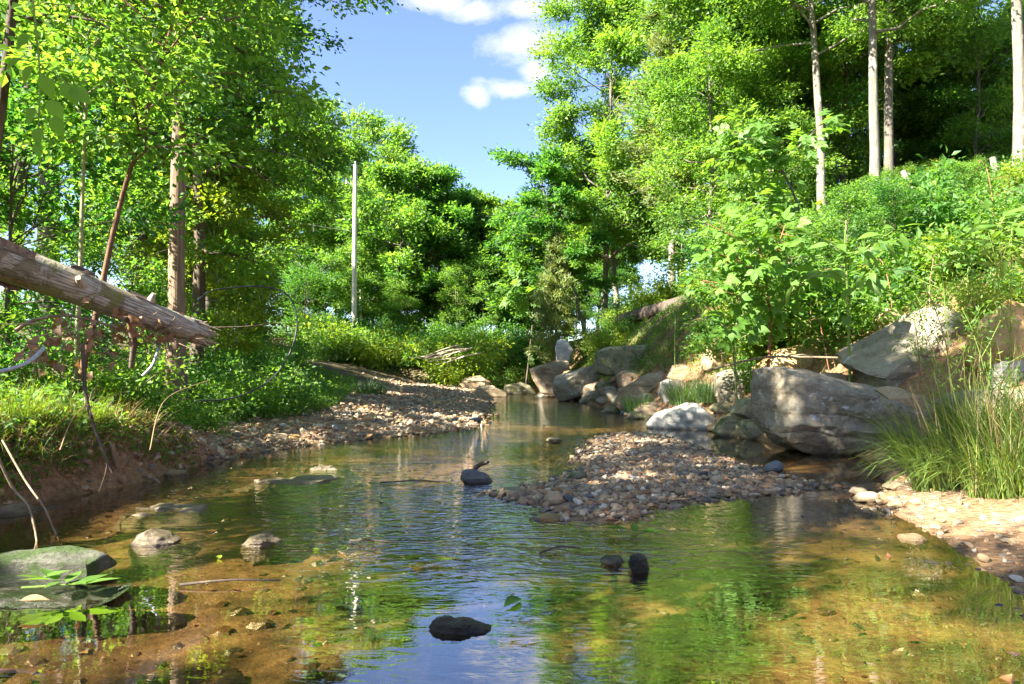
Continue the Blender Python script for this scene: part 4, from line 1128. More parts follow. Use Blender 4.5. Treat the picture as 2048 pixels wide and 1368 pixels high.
plant_tree('pine_tree', 'thin dead lower trunk just right of the wispy pine with a small olive top', 'tree', at(1362, 31.5),
           conifer(105, Hfor(1362, 330, 31.5), 1.5, .6, 5000, .22, .09), 'bark_pale', 'leaf_pine')
plant_tree('cedar_tree', 'small yellow green cedar beside the clay bank at the bend', 'tree', at(1110, 33),
           conifer(106, Hfor(1110, 470, 33), 1.3, .18, 11000, .22, .10, drop=.1, dead=6), 'bark_pale', 'leaf_pine')
plant_tree('broadleaf_tree', 'tree with pale lichen spotted trunk curving left, right of the pine', 'tree', at(1648, 22),
           broadleaf(107, 15.5, 4.2, .40, 62000, .115, .15, tri=True, spread=.72, lean=(0, 0), bend=([0, .25, .5, .75, 1], [0, -.1, -.35, -1.1, -1.7]), limbs=32, wob=.004), 'bark_pale', 'leaf_bright')
plant_tree('broadleaf_tree', 'straight pale trunked tree, left one of the close pair of tall trunks', 'tree', at(1752, 20),
           broadleaf(108, 16, 4.0, .36, 56000, .115, .155, tri=True, spread=.72, lean=(-.4, 0), limbs=30, wob=.003), 'bark_pale', 'leaf_mid')
plant_tree('broadleaf_tree', 'straight grey trunked tree, right one of the close pair of tall trunks', 'tree', at(1776, 21.5),
           broadleaf(109, 17, 3.8, .40, 52000, .115, .155, tri=True, spread=.72, lean=(.1, 0), limbs=28, wob=.003), 'bark_grey', 'leaf_mid')
plant_tree('broadleaf_tree', 'tall tree at the right edge with a sunlit pale upper trunk', 'tree', at(2040, 17),
           broadleaf(110, 14, 3.6, .40, 44000, .115, .15, tri=True, spread=.72, lean=(-.3, 0), limbs=28, wob=.004), 'bark_pale', 'leaf_mid')

# ---- left side, named trees
plant_tree('cedar_tree', 'tree with straight shaggy brown cedar trunk standing up the left bank', 'tree', at(352, 10.8),
           broadleaf(201, 10.5, 2.1, .42, 22000, .095, .15, lean=(.15, 0), limbs=34, wob=.003, el=.2), 'bark_cedar', 'leaf_mid')
plant_tree('broadleaf_tree', 'tree with thick grey furrowed trunk behind the fallen log at left', 'tree', at(95, 12.5),
           broadleaf(202, 12, 3.2, .46, 13000, .13, .21, lean=(.2, 0), limbs=28, wob=.006), 'bark_grey', 'leaf_mid')
plant_tree('broadleaf_tree', 'dark trunked tree half out of frame at the left edge', 'tree', at(8, 11),
           broadleaf(203, 11, 2.8, .45, 11000, .13, .11, limbs=26, wob=.02), 'bark_dark', 'leaf_mid')
plant_tree('sapling', 'reddish sapling with lichen specks leaning steeply to the right behind the fallen log', 'sapling', at(150, 7.0),
           broadleaf(204, 5.6, 1.7, .40, 6200, .09, .034, lean=(1.4, .1), limbs=16, wob=.008, bend=([0, .3, .6, 1], [0, -.12, -.08, .1])), 'bark_red', 'leaf_mid')
plant_tree('sapling', 'thin straight pale green sapling rising beside the leaning reddish one', 'sapling', at(147, 7.2),
           broadleaf(205, 5.2, 1.5, .5, 4200, .10, .028, lean=(.18, 0), limbs=14, wob=.003), 'bark_green', 'leaf_bright')
plant_tree('broadleaf_tree', 'leafy tree whose branches reach over the stream at the upper left', 'tree', at(395, 13.2),
           broadleaf(206, 12, 2.2, .20, 34000, .10, .13, lean=(-.2, 0), limbs=40, wob=.01, el=.25), 'bark_dark', 'leaf_mid')
plant_tree('broadleaf_tree', 'tall open tree reaching into the blue sky above the left wood', 'tree', at(420, 17.5),
           broadleaf(207, 15.5, 2.7, .3, 24000, .14, .17, lean=(.2, 0), limbs=38, wob=.008, el=.2), 'bark_grey', 'leaf_dark')
plant_tree('broadleaf_tree', 'low leafy tree hanging over the near left bank', 'tree', at(-60, 6.4),
           broadleaf(208, 6.5, 2.6, .5, 10000, .085, .07, lean=(.8, 0), limbs=26, wob=.012, el=.15), 'bark_dark', 'leaf_mid')

# ---- middle distance, each crown its own silhouette
mid = [(632, 47, 300, 3.9, 'leaf_mid', 'bushy green tree just left of the utility pole'),
       (730, 49, 268, 5.2, 'leaf_bright', 'tall light green tree right behind the utility pole'),
       (800, 45, 372, 4.0, 'leaf_mid', 'dark green spreading tree right of the utility pole'),
       (872, 46, 372, 3.0, 'leaf_dark', 'dark green pointed tree left of the dip in the skyline'),
       (935, 50, 398, 2.6, 'leaf_mid', 'narrow tree with wispy top in the dip of the skyline'),
       (1000, 48, 425, 3.1, 'leaf_bright', 'round light green tree at the middle of the skyline'),
       (1052, 44, 470, 2.8, 'leaf_mid', 'low green tree behind the small cedar')]
for k, (px, d, py, R, lm, lb) in enumerate(mid):
    plant_tree('broadleaf_tree', lb, 'tree', at(px, d), broadleaf(300 + k, Hfor(px, py, d), R, .12, 30000, .24, .16, limbs=40, wob=.01, spread=.74, tri=True, prof=.5, top=.6), 'bark_grey', lm)

# ---- generic stock for the rest of the wood
def stock(kind, k, mk, bark, leafm, parts=('trunk', 'crown')):
    w, c = mk
    return (w.mesh(parts[0], M[bark], True), c.mesh(parts[1], M[leafm], False), parts)
TREES = [stock('t', 0, broadleaf(401, 11, 2.9, .22, 36000, .14, .13, limbs=34, tri=True), 'bark_grey', 'leaf_mid'),
         stock('t', 1, broadleaf(402, 12, 3.1, .30, 36000, .14, .14, limbs=32, tri=True), 'bark_dark', 'leaf_bright'),
         stock('t', 2, broadleaf(403, 10, 2.7, .18, 36000, .14, .12, limbs=34, tri=True), 'bark_grey', 'leaf_dark')]
SAPS = [stock('s', 0, broadleaf(411, 4.2, 1.5, .12, 7500, .095, .035, limbs=24, wob=.02), 'bark_grey', 'leaf_mid'),
        stock('s', 1, broadleaf(412, 4.6, 1.3, .15, 7000, .095, .03, limbs=22, wob=.02), 'bark_green', 'leaf_bright'),
        stock('s', 2, broadleaf(413, 3.8, 1.6, .10, 7500, .09, .035, limbs=24, wob=.02), 'bark_dark', 'leaf_dark'),
        stock('s', 3, broadleaf(414, 4.4, 1.4, .15, 6000, .095, .03, limbs=22, wob=.02), 'bark_green', 'leaf_yellow')]
def bush(seed, n, leaf, R=.75, H=1.1, nst=12):
    rng = np.random.default_rng(seed); wood = MB(); fol = MB(); cs = []
    for k in range(nst):
        az = rng.uniform(0, 6.28); e = rng.uniform(.5, 1.45)
        d = np.array([cos(az) * cos(e), sin(az) * cos(e), sin(e)])
        l = H * rng.uniform(.6, 1.15); s = np.linspace(0, 1, 5)
        c = d * (l * s)[:, None] + np.array([cos(az), sin(az), -.35]) * (.25 * l * s ** 2)[:, None] + np.array([0, 0, -.08]) + np.cumsum(rng.normal(size=(5, 3)) * .02, 0)
        tube(wood, c, .010 * (1 - .7 * s), 4, .5, cap=False)
        for q in (.35, .6, .8, 1.0):
            cs.append(np.array([np.interp(q, s, c[:, j]) for j in range(3)]))
    cs = np.array(cs); idx = rng.integers(0, len(cs), n)
    off = rng.normal(size=(n, 3)) * [1, 1, .8]
    pos = cs[idx] + off * .14 * R / .75
    dr = norm(off + rng.normal(size=(n, 3)) * .6 + [0, 0, -.1]); nr = norm(rng.normal(size=(n, 3)) * .6 + [0, 0, .9])
    ls = leaf * rng.uniform(.6, 1.3, n); ct = rng.random(len(cs))
    leaf_cards(fol, pos, dr, nr, ls, ls * .6, np.clip(.5 + .55 * (ct[idx] - .5) + .2 * rng.normal(size=n), 0, 1))
    return wood, fol
BP = ('stem', 'foliage')
BUSH = [stock('b', 0, bush(421, 2600, .09), 'twig', 'leaf_mid', BP), stock('b', 1, bush(422, 2600, .08), 'twig', 'leaf_bright', BP),
        stock('b', 2, bush(423, 2400, .10), 'twig', 'leaf_dark', BP), stock('b', 3, bush(424, 2600, .085), 'twig', 'leaf_yellow', BP),
        stock('b', 4, bush(425, 900, .17, .9, 1.2, 9), 'twig', 'leaf_bright', BP), stock('b', 5, bush(426, 1300, .13, .8, 1.5, 14), 'stem_green', 'leaf_mid', BP)]
def put(st, name, label, cat, x, y, sc, rz, group, z=None):
    t = thing(name, label, cat, (x, y, (hz(x, y) if z is None else z) - .05), rz, group)
    t.scale = (sc, sc, sc) if np.isscalar(sc) else sc
    for me, nm in ((st[0], st[2][0]), (st[1], st[2][1])):
        o = bpy.data.objects.new(nm, me); COL.objects.link(o); o.parent = t
    return t

TONE = ['mid green', 'light green', 'dark green', 'yellow green']
ZONES = {'L': [(150, 'left of the leaning reddish sapling'), (350, 'between the reddish sapling and the cedar trunk'), (9e9, 'between the cedar trunk and the utility pole')],
         'F': [(708, 'left of the utility pole'), (890, 'between the utility pole and the driftwood'), (1110, 'between the driftwood and the small cedar'), (9e9, 'right of the small cedar')],
         'R': [(1210, 'left of the slender tree'), (1345, 'left of the wispy pine'), (1640, 'between the wispy pine and the lichen spotted trunk'), (1775, 'below the close pair of tall trunks'), (1900, 'right of the twin trunks'), (9e9, 'towards the right frame edge')]}
def lab(tone, noun, x, y, side):
    px = x / y * F + 1024
    return TONE[tone] + ' ' + noun + ' ' + next(z for lim, z in ZONES[side] if px < lim)
def rcap(x, y, sc, h):
    """keeps the undergrowth of the right slope below the bare stretch of the tall trunks"""
    px = x / y * F + 1024
    lim = np.interp(px, [1380, 1480, 1560, 1620, 1700, 1760, 1840, 1950, 2100], [470, 430, 430, 440, 370, 345, 330, 320, 300])
    return float(np.clip((1 + (745 - lim) / F * y - hz(x, y)) / h, .12, sc))
rng = np.random.default_rng(77)
SHADE = stock('t', 3, broadleaf(404, 11, 2.9, .22, 11000, .2, .13, limbs=20, subs=3, tri=True), 'bark_grey', 'leaf_mid')
# unseen trees added beside and behind the viewer; their shade dapples the near water
for k, (x, y, s, st) in enumerate([(-5.0, 3.0, .80, 0), (-7.6, .4, .9, 1), (-7.9, -2.6, .50, 2)]):
    put([TREES[0], SHADE, TREES[2]][k], 'broadleaf_tree', ['green tree on the near left bank shading the stream', 'green tree behind on the left bank shading the near pool', 'green tree farther behind on the left bank'][k], 'tree', x, y, s, k * 1.1, None)
# left wood
LT = [(-8.2, 15), (-9.2, 19.5), (-11.5, 13.0), (-11.6, 24), (-13.5, 31), (-15.5, 37), (-15, 18)]
for i, (x, y) in enumerate(LT):
    put(TREES[i % 3], 'broadleaf_tree', lab(i % 3, 'tree of the left wood', x, y, 'L'), 'tree', x + rng.normal() * .3, y + rng.normal() * .3, rng.uniform(.85, 1.2), rng.uniform(0, 6.28), 'trees of the left wood')
for i in range(30):
    y = rng.uniform(7.0, 30); s = rng.uniform(1.0, 6.0)
    x = min(xl(y) - s, -.31 * y - .6 - s * .8); px = x / y * F + 1024
    if (270 < px < 450 and y < 11.5) or (20 < px < 190 and y < 13.2): continue
    put(SAPS[[0, 1, 3, 2][i % 4]], 'sapling', lab([0, 1, 3, 2][i % 4], 'undergrowth sapling', x, y, 'L'), 'sapling', x, y, rng.uniform(.6, 1.1), rng.uniform(0, 6.28), 'saplings of the left wood')
for i in range(40):
    y = rng.uniform(6.5, 28); s = rng.uniform(.9, 3.5)
    x = min(xl(y) - s, -.29 * y - s * .8)
    put(BUSH[i % 3], 'shrub', lab(i % 3, 'low shrub', x, y, 'L'), 'shrub', x, y, rng.uniform(.45, .95), rng.uniform(0, 6.28), 'shrubs on the left bank')
# behind the middle
for i in range(18):
    px = rng.uniform(560, 1120); d = rng.uniform(54, 75); x, y = at(px, d)
    top = np.interp(px, [560, 720, 860, 940, 1040, 1120], [330, 340, 430, 450, 480, 440]) + rng.uniform(0, 60)
    H = ztop(top, d) - hz(x, y)
    put(TREES[i % 3], 'broadleaf_tree', lab(i % 3, 'back row tree', x, y, 'F'), 'tree', x, y, H / 11.3, rng.uniform(0, 6.28), 'back row trees beyond the bend')
for i in range(24):
    px = rng.uniform(560, 1330); d = rng.uniform(42.5, 47); x, y = at(px, d)
    put(SAPS[i % 3], 'sapling', lab(i % 3, 'young tree', x, y, 'F'), 'sapling', x, y, rng.uniform(.9, 1.35), rng.uniform(0, 6.28), 'saplings above the far bank')
for i in range(46):
    px = rng.uniform(560, 1080); d = rng.uniform(39.0, 43.5); x, y = at(px, d)
    put(BUSH[[0, 2, 2, 1][i % 4]], 'shrub', lab([0, 2, 2, 1][i % 4], 'far bank shrub', x, y, 'F'), 'shrub', x, y, rng.uniform(1.0, 2.0), rng.uniform(0, 6.28), 'shrubs of the far bank')
for k, (px, py, d, sc, lb) in enumerate([(735, 690, 37.5, 2.6, 'bright sunlit shrub at the foot of the utility pole'), (700, 690, 38.5, 2.2, 'sunlit shrub just left of the utility pole foot'),
                                        (890, 705, 36.5, 2.6, 'bright yellow green shrub over the driftwood at the bend'), (660, 690, 36.5, 2.2, 'yellow green shrub at the end of the left wood'),
                                        (930, 690, 37, 2.0, 'bright shrub left of the clay bank'), (1000, 660, 37, 1.5, 'small bright shrub on top of the clay bank')]):
    x, y = at(px, d); put(BUSH[3 if k % 2 == 0 else 1], 'shrub', lb, 'shrub', x, y, sc, k * 1.3, None)
# right wood
YT = [stock('y', 0, broadleaf(431, 9, 2.3, .10, 32000, .115, .08, limbs=38, spread=.75, tri=True), 'bark_grey', 'leaf_bright'), stock('y', 1, broadleaf(432, 9.5, 2.2, .12, 32000, .115, .08, limbs=38, spread=.75, tri=True), 'bark_grey', 'leaf_mid')]
for i in range(19):
    px = [1420, 1480, 1530, 1590, 1640, 1680, 1715, 1800, 1830, 1870, 1905, 1950, 1990, 2035, 2070, 1560, 1860, 1925, 1970, 2015, 2060, 1820, 1700, 1610, 1890, 1500][i]; d = rng.uniform(24, 31) if i < 16 else rng.uniform(26, 36); x, y = at(px, d)
    put(YT[i % 2], 'young_tree', lab([1, 0][i % 2], 'young tree', x, y, 'R'), 'tree', x, y, rng.uniform(.75, 1.15), rng.uniform(0, 6.28), 'young trees of the right wood')
RT = [(5.5, 52), (9, 52), (7.5, 60), (2.5, 56), (9, 27), (12, 25), (12.5, 32), (9.5, 38), (6.8, 45), (3.6, 46), (11, 44), (15.6, 28)]
for i, (x, y) in enumerate(RT):
    put(TREES[[0, 1, 1, 2][i % 4]], 'broadleaf_tree', lab([0, 1, 1, 2][i % 4], 'tree of the right wood', x, y, 'R'), 'tree', x, y, rng.uniform(.85, 1.15), rng.uniform(0, 6.28), 'trees of the right wood')
for i in range(46):
    px = rng.uniform(1400, 2120); d = rng.uniform(11.5, 27); x, y = at(px, d)
    if rcap(x, y, 1, 4.5) < .3: continue
    put(SAPS[[0, 1, 3, 2, 1][i % 5]], 'sapling', lab([0, 1, 3, 2, 1][i % 5], 'slope sapling', x, y, 'R'), 'sapling', x, y, rcap(x, y, rng.uniform(.6, .95), 4.5), rng.uniform(0, 6.28), 'saplings above the right bank')
for i in range(40):
    px = rng.uniform(1480, 2100); d = rng.uniform(10.5, 20); x, y = at(px, d)
    put(BUSH[[4, 2, 0, 3, 5, 1, 2][i % 7]], 'shrub', lab([1, 2, 0, 3, 0, 1, 2][i % 7], 'slope shrub', x, y, 'R'), 'shrub', x, y, rcap(x, y, rng.uniform(.5, 1.5), 1.25), rng.uniform(0, 6.28), 'shrubs on the upper right bank')
for i in range(22):
    px = rng.uniform(1060, 1460); d = rng.uniform(24, 34); x, y = at(px, d)
    if x < xr(y) + 1.5: x = xr(y) + rng.uniform(1.2, 3.0)
    put(BUSH[[1, 0, 3][i % 3]], 'shrub', lab([1, 0, 3][i % 3], 'crest shrub', x, y, 'R'), 'shrub', x, y, rng.uniform(.6, 1.3), rng.uniform(0, 6.28), 'shrubs on the right crest')

for k, (px, d, sc, b, lb) in enumerate([(1985, 9.0, .55, 3, 'small yellow shrub at the foot of the orange outcrop'), (2045, 8.8, .6, 5, 'tall stemmed shrub covering the orange outcrop at the edge'), (1950, 10.6, .8, 4, 'large leaved shrub on top of the orange outcrop'),
                                    (2030, 10.8, .9, 0, 'dense green shrub above the orange outcrop at the right edge'), (1900, 10.9, .7, 3, 'yellow shrub behind the peak of the brown flanked boulder')]):
    x, y = at(px, d); put(BUSH[b], 'shrub', lb, 'shrub', x, y, sc, k * 1.7, None)
# ------------------------------------------------------------------ single large leaves as parts
from mathutils import Matrix
def ovate(name, mat, w=.5, droop=.18, leaflets=1, lobed=False, cup=.10):
    mb = MB()
    def one(ang, sc, off):
        xs_ = np.array([0, .10, .26, .46, .68, .86, 1.0]); ws = np.array([0.015, .27, .46, .50, .34, .14, 0.0]) * w / 1.0
        if lobed: ws = np.array([.03, .20, .22, .60, .24, .30, 0]) * w / .8
        mid_ = np.stack([xs_, xs_ * 0, -droop * xs_ ** 2], 1)
        lft = mid_ + np.stack([xs_ * 0 + (.1 if lobed else 0) * (np.arange(7) == 3), ws, ws * cup * 2], 1); rgt = mid_ + np.stack([xs_ * 0 + (.1 if lobed else 0) * (np.arange(7) == 3), -ws, ws * cup * 2], 1)
        v = np.concatenate([mid_, lft, rgt]) * sc
        c, s = cos(ang), sin(ang)
        v = np.stack([v[:, 0] * c - v[:, 1] * s + off[0], v[:, 0] * s + v[:, 1] * c + off[1], v[:, 2]], 1)
        f = []
        for k in range(6):
            f.append([k, k + 1, 7 + k + 1, 7 + k][::-1]); f.append([k, 14 + k, 14 + k + 1, k + 1][::-1])
        mb.add(v, f, .5)
    if leaflets == 1:
        one(0, 1, (0, 0))
    elif leaflets == 3:
        one(0, .62, (.38, 0)); one(.95, .55, (.32, .02)); one(-.95, .55, (.32, -.02))
        tube(mb, [[0, 0, 0], [.38, 0, 0]], .012, 3, .9, cap=False)
    else:
        for k in range(leaflets // 2):
            q = .2 + .6 * k / (leaflets / 2); one(1.0, .42, (q, .01)); one(-1.0, .42, (q, -.01))
        one(0, .42, (.62, 0)); tube(mb, [[0, 0, 0], [.65, 0, 0]], .012, 3, .9, cap=False)
    return mb.mesh(name, M[mat], smooth=True)

def leaf_obj(me, name, parent, loc, dr, nr, sc):
    dr = norm(dr); sd = norm(np.cross(nr, dr)); n2 = np.cross(dr, sd)
    o = bpy.data.objects.new(name, me); COL.objects.link(o); o.parent = parent
    m = Matrix(((dr[0], sd[0], n2[0], 0), (dr[1], sd[1], n2[1], 0), (dr[2], sd[2], n2[2], 0), (0, 0, 0, 1)))
    o.rotation_euler = m.to_euler(); o.location = tuple(map(float, loc)); o.scale = (sc, sc, sc)
    return o

def spline(pts, n=24):
    p = np.asarray(pts, float); m = len(p)
    t = np.linspace(0, m - 1, n); i = np.clip(t.astype(int), 0, m - 2); f = (t - i)[:, None]
    p0 = p[np.maximum(i - 1, 0)]; p1 = p[i]; p2 = p[i + 1]; p3 = p[np.minimum(i + 2, m - 1)]
    return .5 * ((2 * p1) + (-p0 + p2) * f + (2 * p0 - 5 * p1 + 4 * p2 - p3) * f ** 2 + (-p0 + 3 * p1 - 3 * p2 + p3) * f ** 3)

def cable(name, label, cat, pts, r, mat, sides=6, n=30, taper=0.0, group=None, jit=0.0, twigs=0, seed=0):
    p = spline(pts, n); base = p[0].copy()
    mb = MB(); rad = r * (1 - taper * np.linspace(0, 1, n)); tube(mb, p - base, rad, sides, jit=jit, seed=seed)
    rg = np.random.default_rng(seed)
    for k in range(twigs):
        i = rg.integers(n // 4, n - 2); d = norm(p[i + 1] - p[i] + rg.normal(size=3) * .5); l = rg.uniform(.1, .3) * np.linalg.norm(p[-1] - p[0])
        tube(mb, [p[i] - base, p[i] - base + d * l * .5 + rg.normal(size=3) * l * .06, p[i] - base + d * l], [rad[i] * .6, rad[i] * .45, rad[i] * .2], 4)
    o = mb.build(name, M[mat], loc=base, smooth=True)
    return tag(o, label, cat, group)

# ------------------------------------------------------------------ fallen log on the left bank
def log_mat():
    m, nt, out = new_mat('log')
    tc = N(nt, 'ShaderNodeTexCoord'); at_ = N(nt, 'ShaderNodeAttribute', attribute_name='along'); ar = N(nt, 'ShaderNodeAttribute', attribute_name='around')
    cb = N(nt, 'ShaderNodeCombineXYZ'); L(nt, at_, 'Fac', cb, 'X'); L(nt, ar, 'Fac', cb, 'Y')
    mp = N(nt, 'ShaderNodeMapping'); mp.inputs['Scale'].default_value = (1.6, 9, 1); L(nt, cb, 0, mp, 'Vector')
    g = N(nt, 'ShaderNodeTexNoise', i_Scale=3.0, i_Detail=9, i_Roughness=.72, i_Distortion=.5); L(nt, mp, 0, g, 'Vector')
    n2 = N(nt, 'ShaderNodeTexNoise', i_Scale=3.4, i_Detail=6, i_Roughness=.65, i_Distortion=.6); L(nt, tc, 'Object', n2, 'Vector')
    wood = ramp(nt, [(.34, (.045, .032, .02)), (.43, (.20, .165, .12)), (.56, (.43, .385, .31)), (.72, (.58, .54, .47))]); L(nt, g, 'Fac', wood, 'Fac')
    bark = ramp(nt, [(.3, (.10, .08, .045)), (.6, (.24, .20, .12)), (.8, (.36, .31, .21))]); L(nt, g, 'Fac', bark, 'Fac')
    mo = ramp(nt, [(.3, (.10, .11, .02)), (.7, (.24, .24, .07))]); L(nt, g, 'Fac', mo, 'Fac')
    bk = ramp(nt, [(.50, (0, 0, 0)), (.54, (1, 1, 1))]); L(nt, n2, 'Fac', bk, 'Fac')
    low = N(nt, 'ShaderNodeAttribute', attribute_name='low')
    bm = N(nt, 'ShaderNodeMath', operation='MULTIPLY', use_clamp=True); L(nt, low, 'Fac', bm, 0)
    ad = N(nt, 'ShaderNodeMath', operation='ADD'); L(nt, n2, 'Fac', ad, 0); L(nt, low, 'Fac', ad, 1)
    bk2 = ramp(nt, [(.64, (0, 0, 0)), (.70, (1, 1, 1))]); L(nt, ad, 0, bk2, 'Fac')
    mk = ramp(nt, [(.95, (0, 0, 0)), (1.05, (1, 1, 1))]); 
    n3 = N(nt, 'ShaderNodeTexNoise', i_Scale=5.5, i_Detail=6, i_Roughness=.7); L(nt, tc, 'Object', n3, 'Vector')
    ms = ramp(nt, [(.50, (0, 0, 0)), (.60, (1, 1, 1))]); L(nt, n3, 'Fac', ms, 'Fac')
    x1 = N(nt, 'ShaderNodeMix', data_type='RGBA'); L(nt, bk2, 'Color', x1, 'Factor'); nt.links.new(wood.outputs[0], x1.inputs[6])
    x0 = N(nt, 'ShaderNodeMix', data_type='RGBA'); L(nt, ms, 'Color', x0, 'Factor'); nt.links.new(bark.outputs[0], x0.inputs[6]); nt.links.new(mo.outputs[0], x0.inputs[7])
    nt.links.new(x0.outputs[2], x1.inputs[7])
    b = N(nt, 'ShaderNodeBsdfPrincipled', i_Roughness=.9); nt.links.new(x1.outputs[2], b.inputs['Base Color'])
    hh = N(nt, 'ShaderNodeMath', operation='MULTIPLY_ADD'); hh.inputs[1].default_value = .6; L(nt, bk2, 'Color', hh, 0); L(nt, g, 'Fac', hh, 2)
    bp = N(nt, 'ShaderNodeBump', i_Strength=.9, i_Distance=.018); L(nt, hh, 0, bp, 'Height'); L(nt, bp, 0, b, 'Normal')
    L(nt, b, 0, out, 0)
    return m
M['log'] = log_mat()
def fallen_log():
    ctr = [P(-170, 436, 4.9), P(-20, 512, 5.25), P(150, 574, 5.65), P(290, 628, 6.0), P(402, 668, 6.3)]
    p = spline(ctr, 40); base = p[-1].copy()
    t = thing('fallen_log', 'weathered fallen log with broken splintered end jutting out over the left bank', 'log', base)
    S = 28; n = 40
    rad = np.interp(np.linspace(0, 1, n), [0, .5, .9, 1], [.160, .138, .112, .100])
    tg = norm(np.gradient(p, axis=0)); U = norm(np.cross(tg, [0, 0, 1.0])); V = np.cross(U, tg)
    a = np.arange(S) * 2 * pi / S
    ring = np.cos(a)[None, :, None] * U[:, None] + np.sin(a)[None, :, None] * V[:, None]
    rr = rad[:, None] * (1 + .06 * perlin(np.stack([np.repeat(np.arange(n) * .16, S), np.tile(np.cos(a), n) * 1.3, np.tile(np.sin(a), n) * 1.3], 1)).reshape(n, S)
                         + .05 * perlin(np.stack([np.repeat(np.arange(n) * .05, S), np.tile(np.cos(a), n) * 4, np.tile(np.sin(a), n) * 4], 1)).reshape(n, S))
    v = p[:, None] + ring * rr[..., None]
    rng = np.random.default_rng(4)
    jag = rng.uniform(-.30, .06, S) + .05 * np.sin(a * 2 + 1)
    jag = jag * .6 + np.roll(jag, 1) * .4
    v[-1] += tg[-1] * jag[:, None]; v[-2] += tg[-2] * np.minimum(jag, 0)[:, None] * .6
    idx = np.arange(n * S).reshape(n, S)
    q = np.stack([idx[:-1], np.roll(idx[:-1], -1, 1), np.roll(idx[1:], -1, 1), idx[1:]], -1).reshape(-1, 4)
    mb = MB(); mb.add(v.reshape(-1, 3) - base, q)
    o = mb.build('trunk', M['log'], t, smooth=True)
    for k, val in (('along', np.repeat(np.linspace(0, 3.2, n), S)), ('around', np.tile(np.abs(((a + pi) % (2 * pi)) - pi) * .35, n)),
                   ('low', (np.clip(-np.sin(a + .5), 0, 1)[None, :] * .32 + .12 * np.interp(np.linspace(0, 1, n), [0, .6, .8, 1], [1, .9, .1, 0])[:, None]).ravel())):
        at_ = o.data.attributes.new(k, 'FLOAT', 'POINT'); at_.data.foreach_set('value', val.astype(np.float32))
    # the hollow broken face with fibres
    mb = MB()
    inner = p[-1] + ring[-1] * (rr[-1] * .55)[:, None] + tg[-1] * (-.10 + rng.uniform(-.05, .06, S))[:, None]
    vv = np.concatenate([v[-1] * .999 + p[-1] * .001, inner, [p[-1] - tg[-1] * .16]]) - base
    f = [[i, (i + 1) % S, S + (i + 1) % S, S + i] for i in range(S)]
    mb.add(vv, f); mb.add(vv, [[S + i, S + (i + 1) % S, 2 * S] for i in range(S)])
    mb.build('broken_end', M['dead_wood'], t)
    mb = MB()
    for k in range(46):
        i = rng.integers(0, S); b0 = p[-1] + ring[-1][i] * rr[-1][i] * rng.uniform(.3, 1.0) - tg[-1] * .14; l = rng.uniform(.08, .32)
        tube(mb, [b0 - base, b0 + tg[-1] * l * .6 + rng.normal(size=3) * .008 - base, b0 + tg[-1] * l + rng.normal(size=3) * .014 - base], [.012, .009, .002], 4)
    mb.build('splinters', M['dead_wood'], t)
    stub = [P(262, 640, 6.0) - base, P(268, 690, 6.02) - base, P(262, 735, 6.05) - base]
    mb = MB(); tube(mb, stub, [.035, .03, .02], 8, jit=.15); mb.build('branch_stub', M['bark_dark'], t, smooth=True)
    for q, dv, l, r in ((9, [.1, -.5, .8], .10, .045), (22, [.0, -.9, .35], .13, .038), (30, [.2, -.2, .95], .07, .03)):
        mb = MB(); b0 = p[q] - base; e = norm(np.array(dv)); tube(mb, [b0 + e * .06, b0 + e * (rad[q] + l * .5), b0 + e * (rad[q] + l) + [.02, 0, .01]], [r * 1.6, r, r * .6], 9, jit=.25, seed=q); mb.build('branch_stub', M['dead_wood'], t, smooth=True)
    for k in range(9):      # curling strips of bark still clinging to the wood
        i0 = rng.integers(2, 30); a0 = rng.integers(0, S); ln_ = rng.integers(3, 6); wd_ = rng.integers(2, 4); q = []
        for i in range(ln_ + 1):
            for j in range(wd_ + 1):
                pt_ = v[min(i0 + i, n - 1), (a0 + j) % S]; ax_ = p[min(i0 + i, n - 1)]
                q.append(ax_ + (pt_ - ax_) * (1.05 + (.16 if j == wd_ else 0) + .05 * rng.random()) - base)
        f = [[i * (wd_ + 1) + j, i * (wd_ + 1) + j + 1, (i + 1) * (wd_ + 1) + j + 1, (i + 1) * (wd_ + 1) + j] for i in range(ln_) for j in range(wd_)]
        mb = MB(); mb.add(np.array(q), f); mb.build('bark_strip', M['bark_cedar' if k % 2 else 'bark_dark'], t)
    return t
fallen_log()

DRY = ovate('dry_leaf', 'dry_leaf', .62, .35, 1, True, .22)
def leaf_clump(label, spots, seed, n, stem=True):
    rng = np.random.default_rng(seed)
    c = np.mean([P(*s) for s in spots], 0)
    t = thing('leaf_clump', label, 'dead leaves', c, 0)
    for k in range(n):
        s = spots[rng.integers(0, len(spots))]
        pos = P(s[0] + rng.normal() * 16, s[1] + rng.normal() * 16, s[2] + rng.normal() * .06) - c
        leaf_obj(DRY, 'dry_leaf', t, pos, rng.normal(size=3) * [1, .6, .7] + [0, 0, -.7], rng.normal(size=3) + [0, -.8, .4], rng.uniform(.05, .11))
    if stem:
        mb = MB()
        for k in range(26):
            s = spots[rng.integers(0, len(spots))]; q = P(s[0] + rng.normal() * 18, s[1] + rng.normal() * 12, s[2] + .03) - c
            d = norm(rng.normal(size=3) * [1, .4, .6] + [0, 0, -.5]); l = rng.uniform(.12, .35)
            tube(mb, [q, q + d * l * .5 + rng.normal(size=3) * .03, q + d * l], [.005, .004, .002], 4)
        mb.build('twigs', M['twig'], t)
leaf_clump('brown dead leaves and twigs caught under the middle of the fallen log', [(165, 645, 5.5), (185, 660, 5.5), (210, 650, 5.6), (235, 650, 5.7), (262, 655, 5.8), (195, 690, 5.5), (205, 715, 5.5)], 5, 64)
leaf_clump('few crumpled dead leaves stuck below the broken end of the log', [(305, 660, 5.95), (330, 668, 6.0), (318, 662, 6.0)], 6, 9)
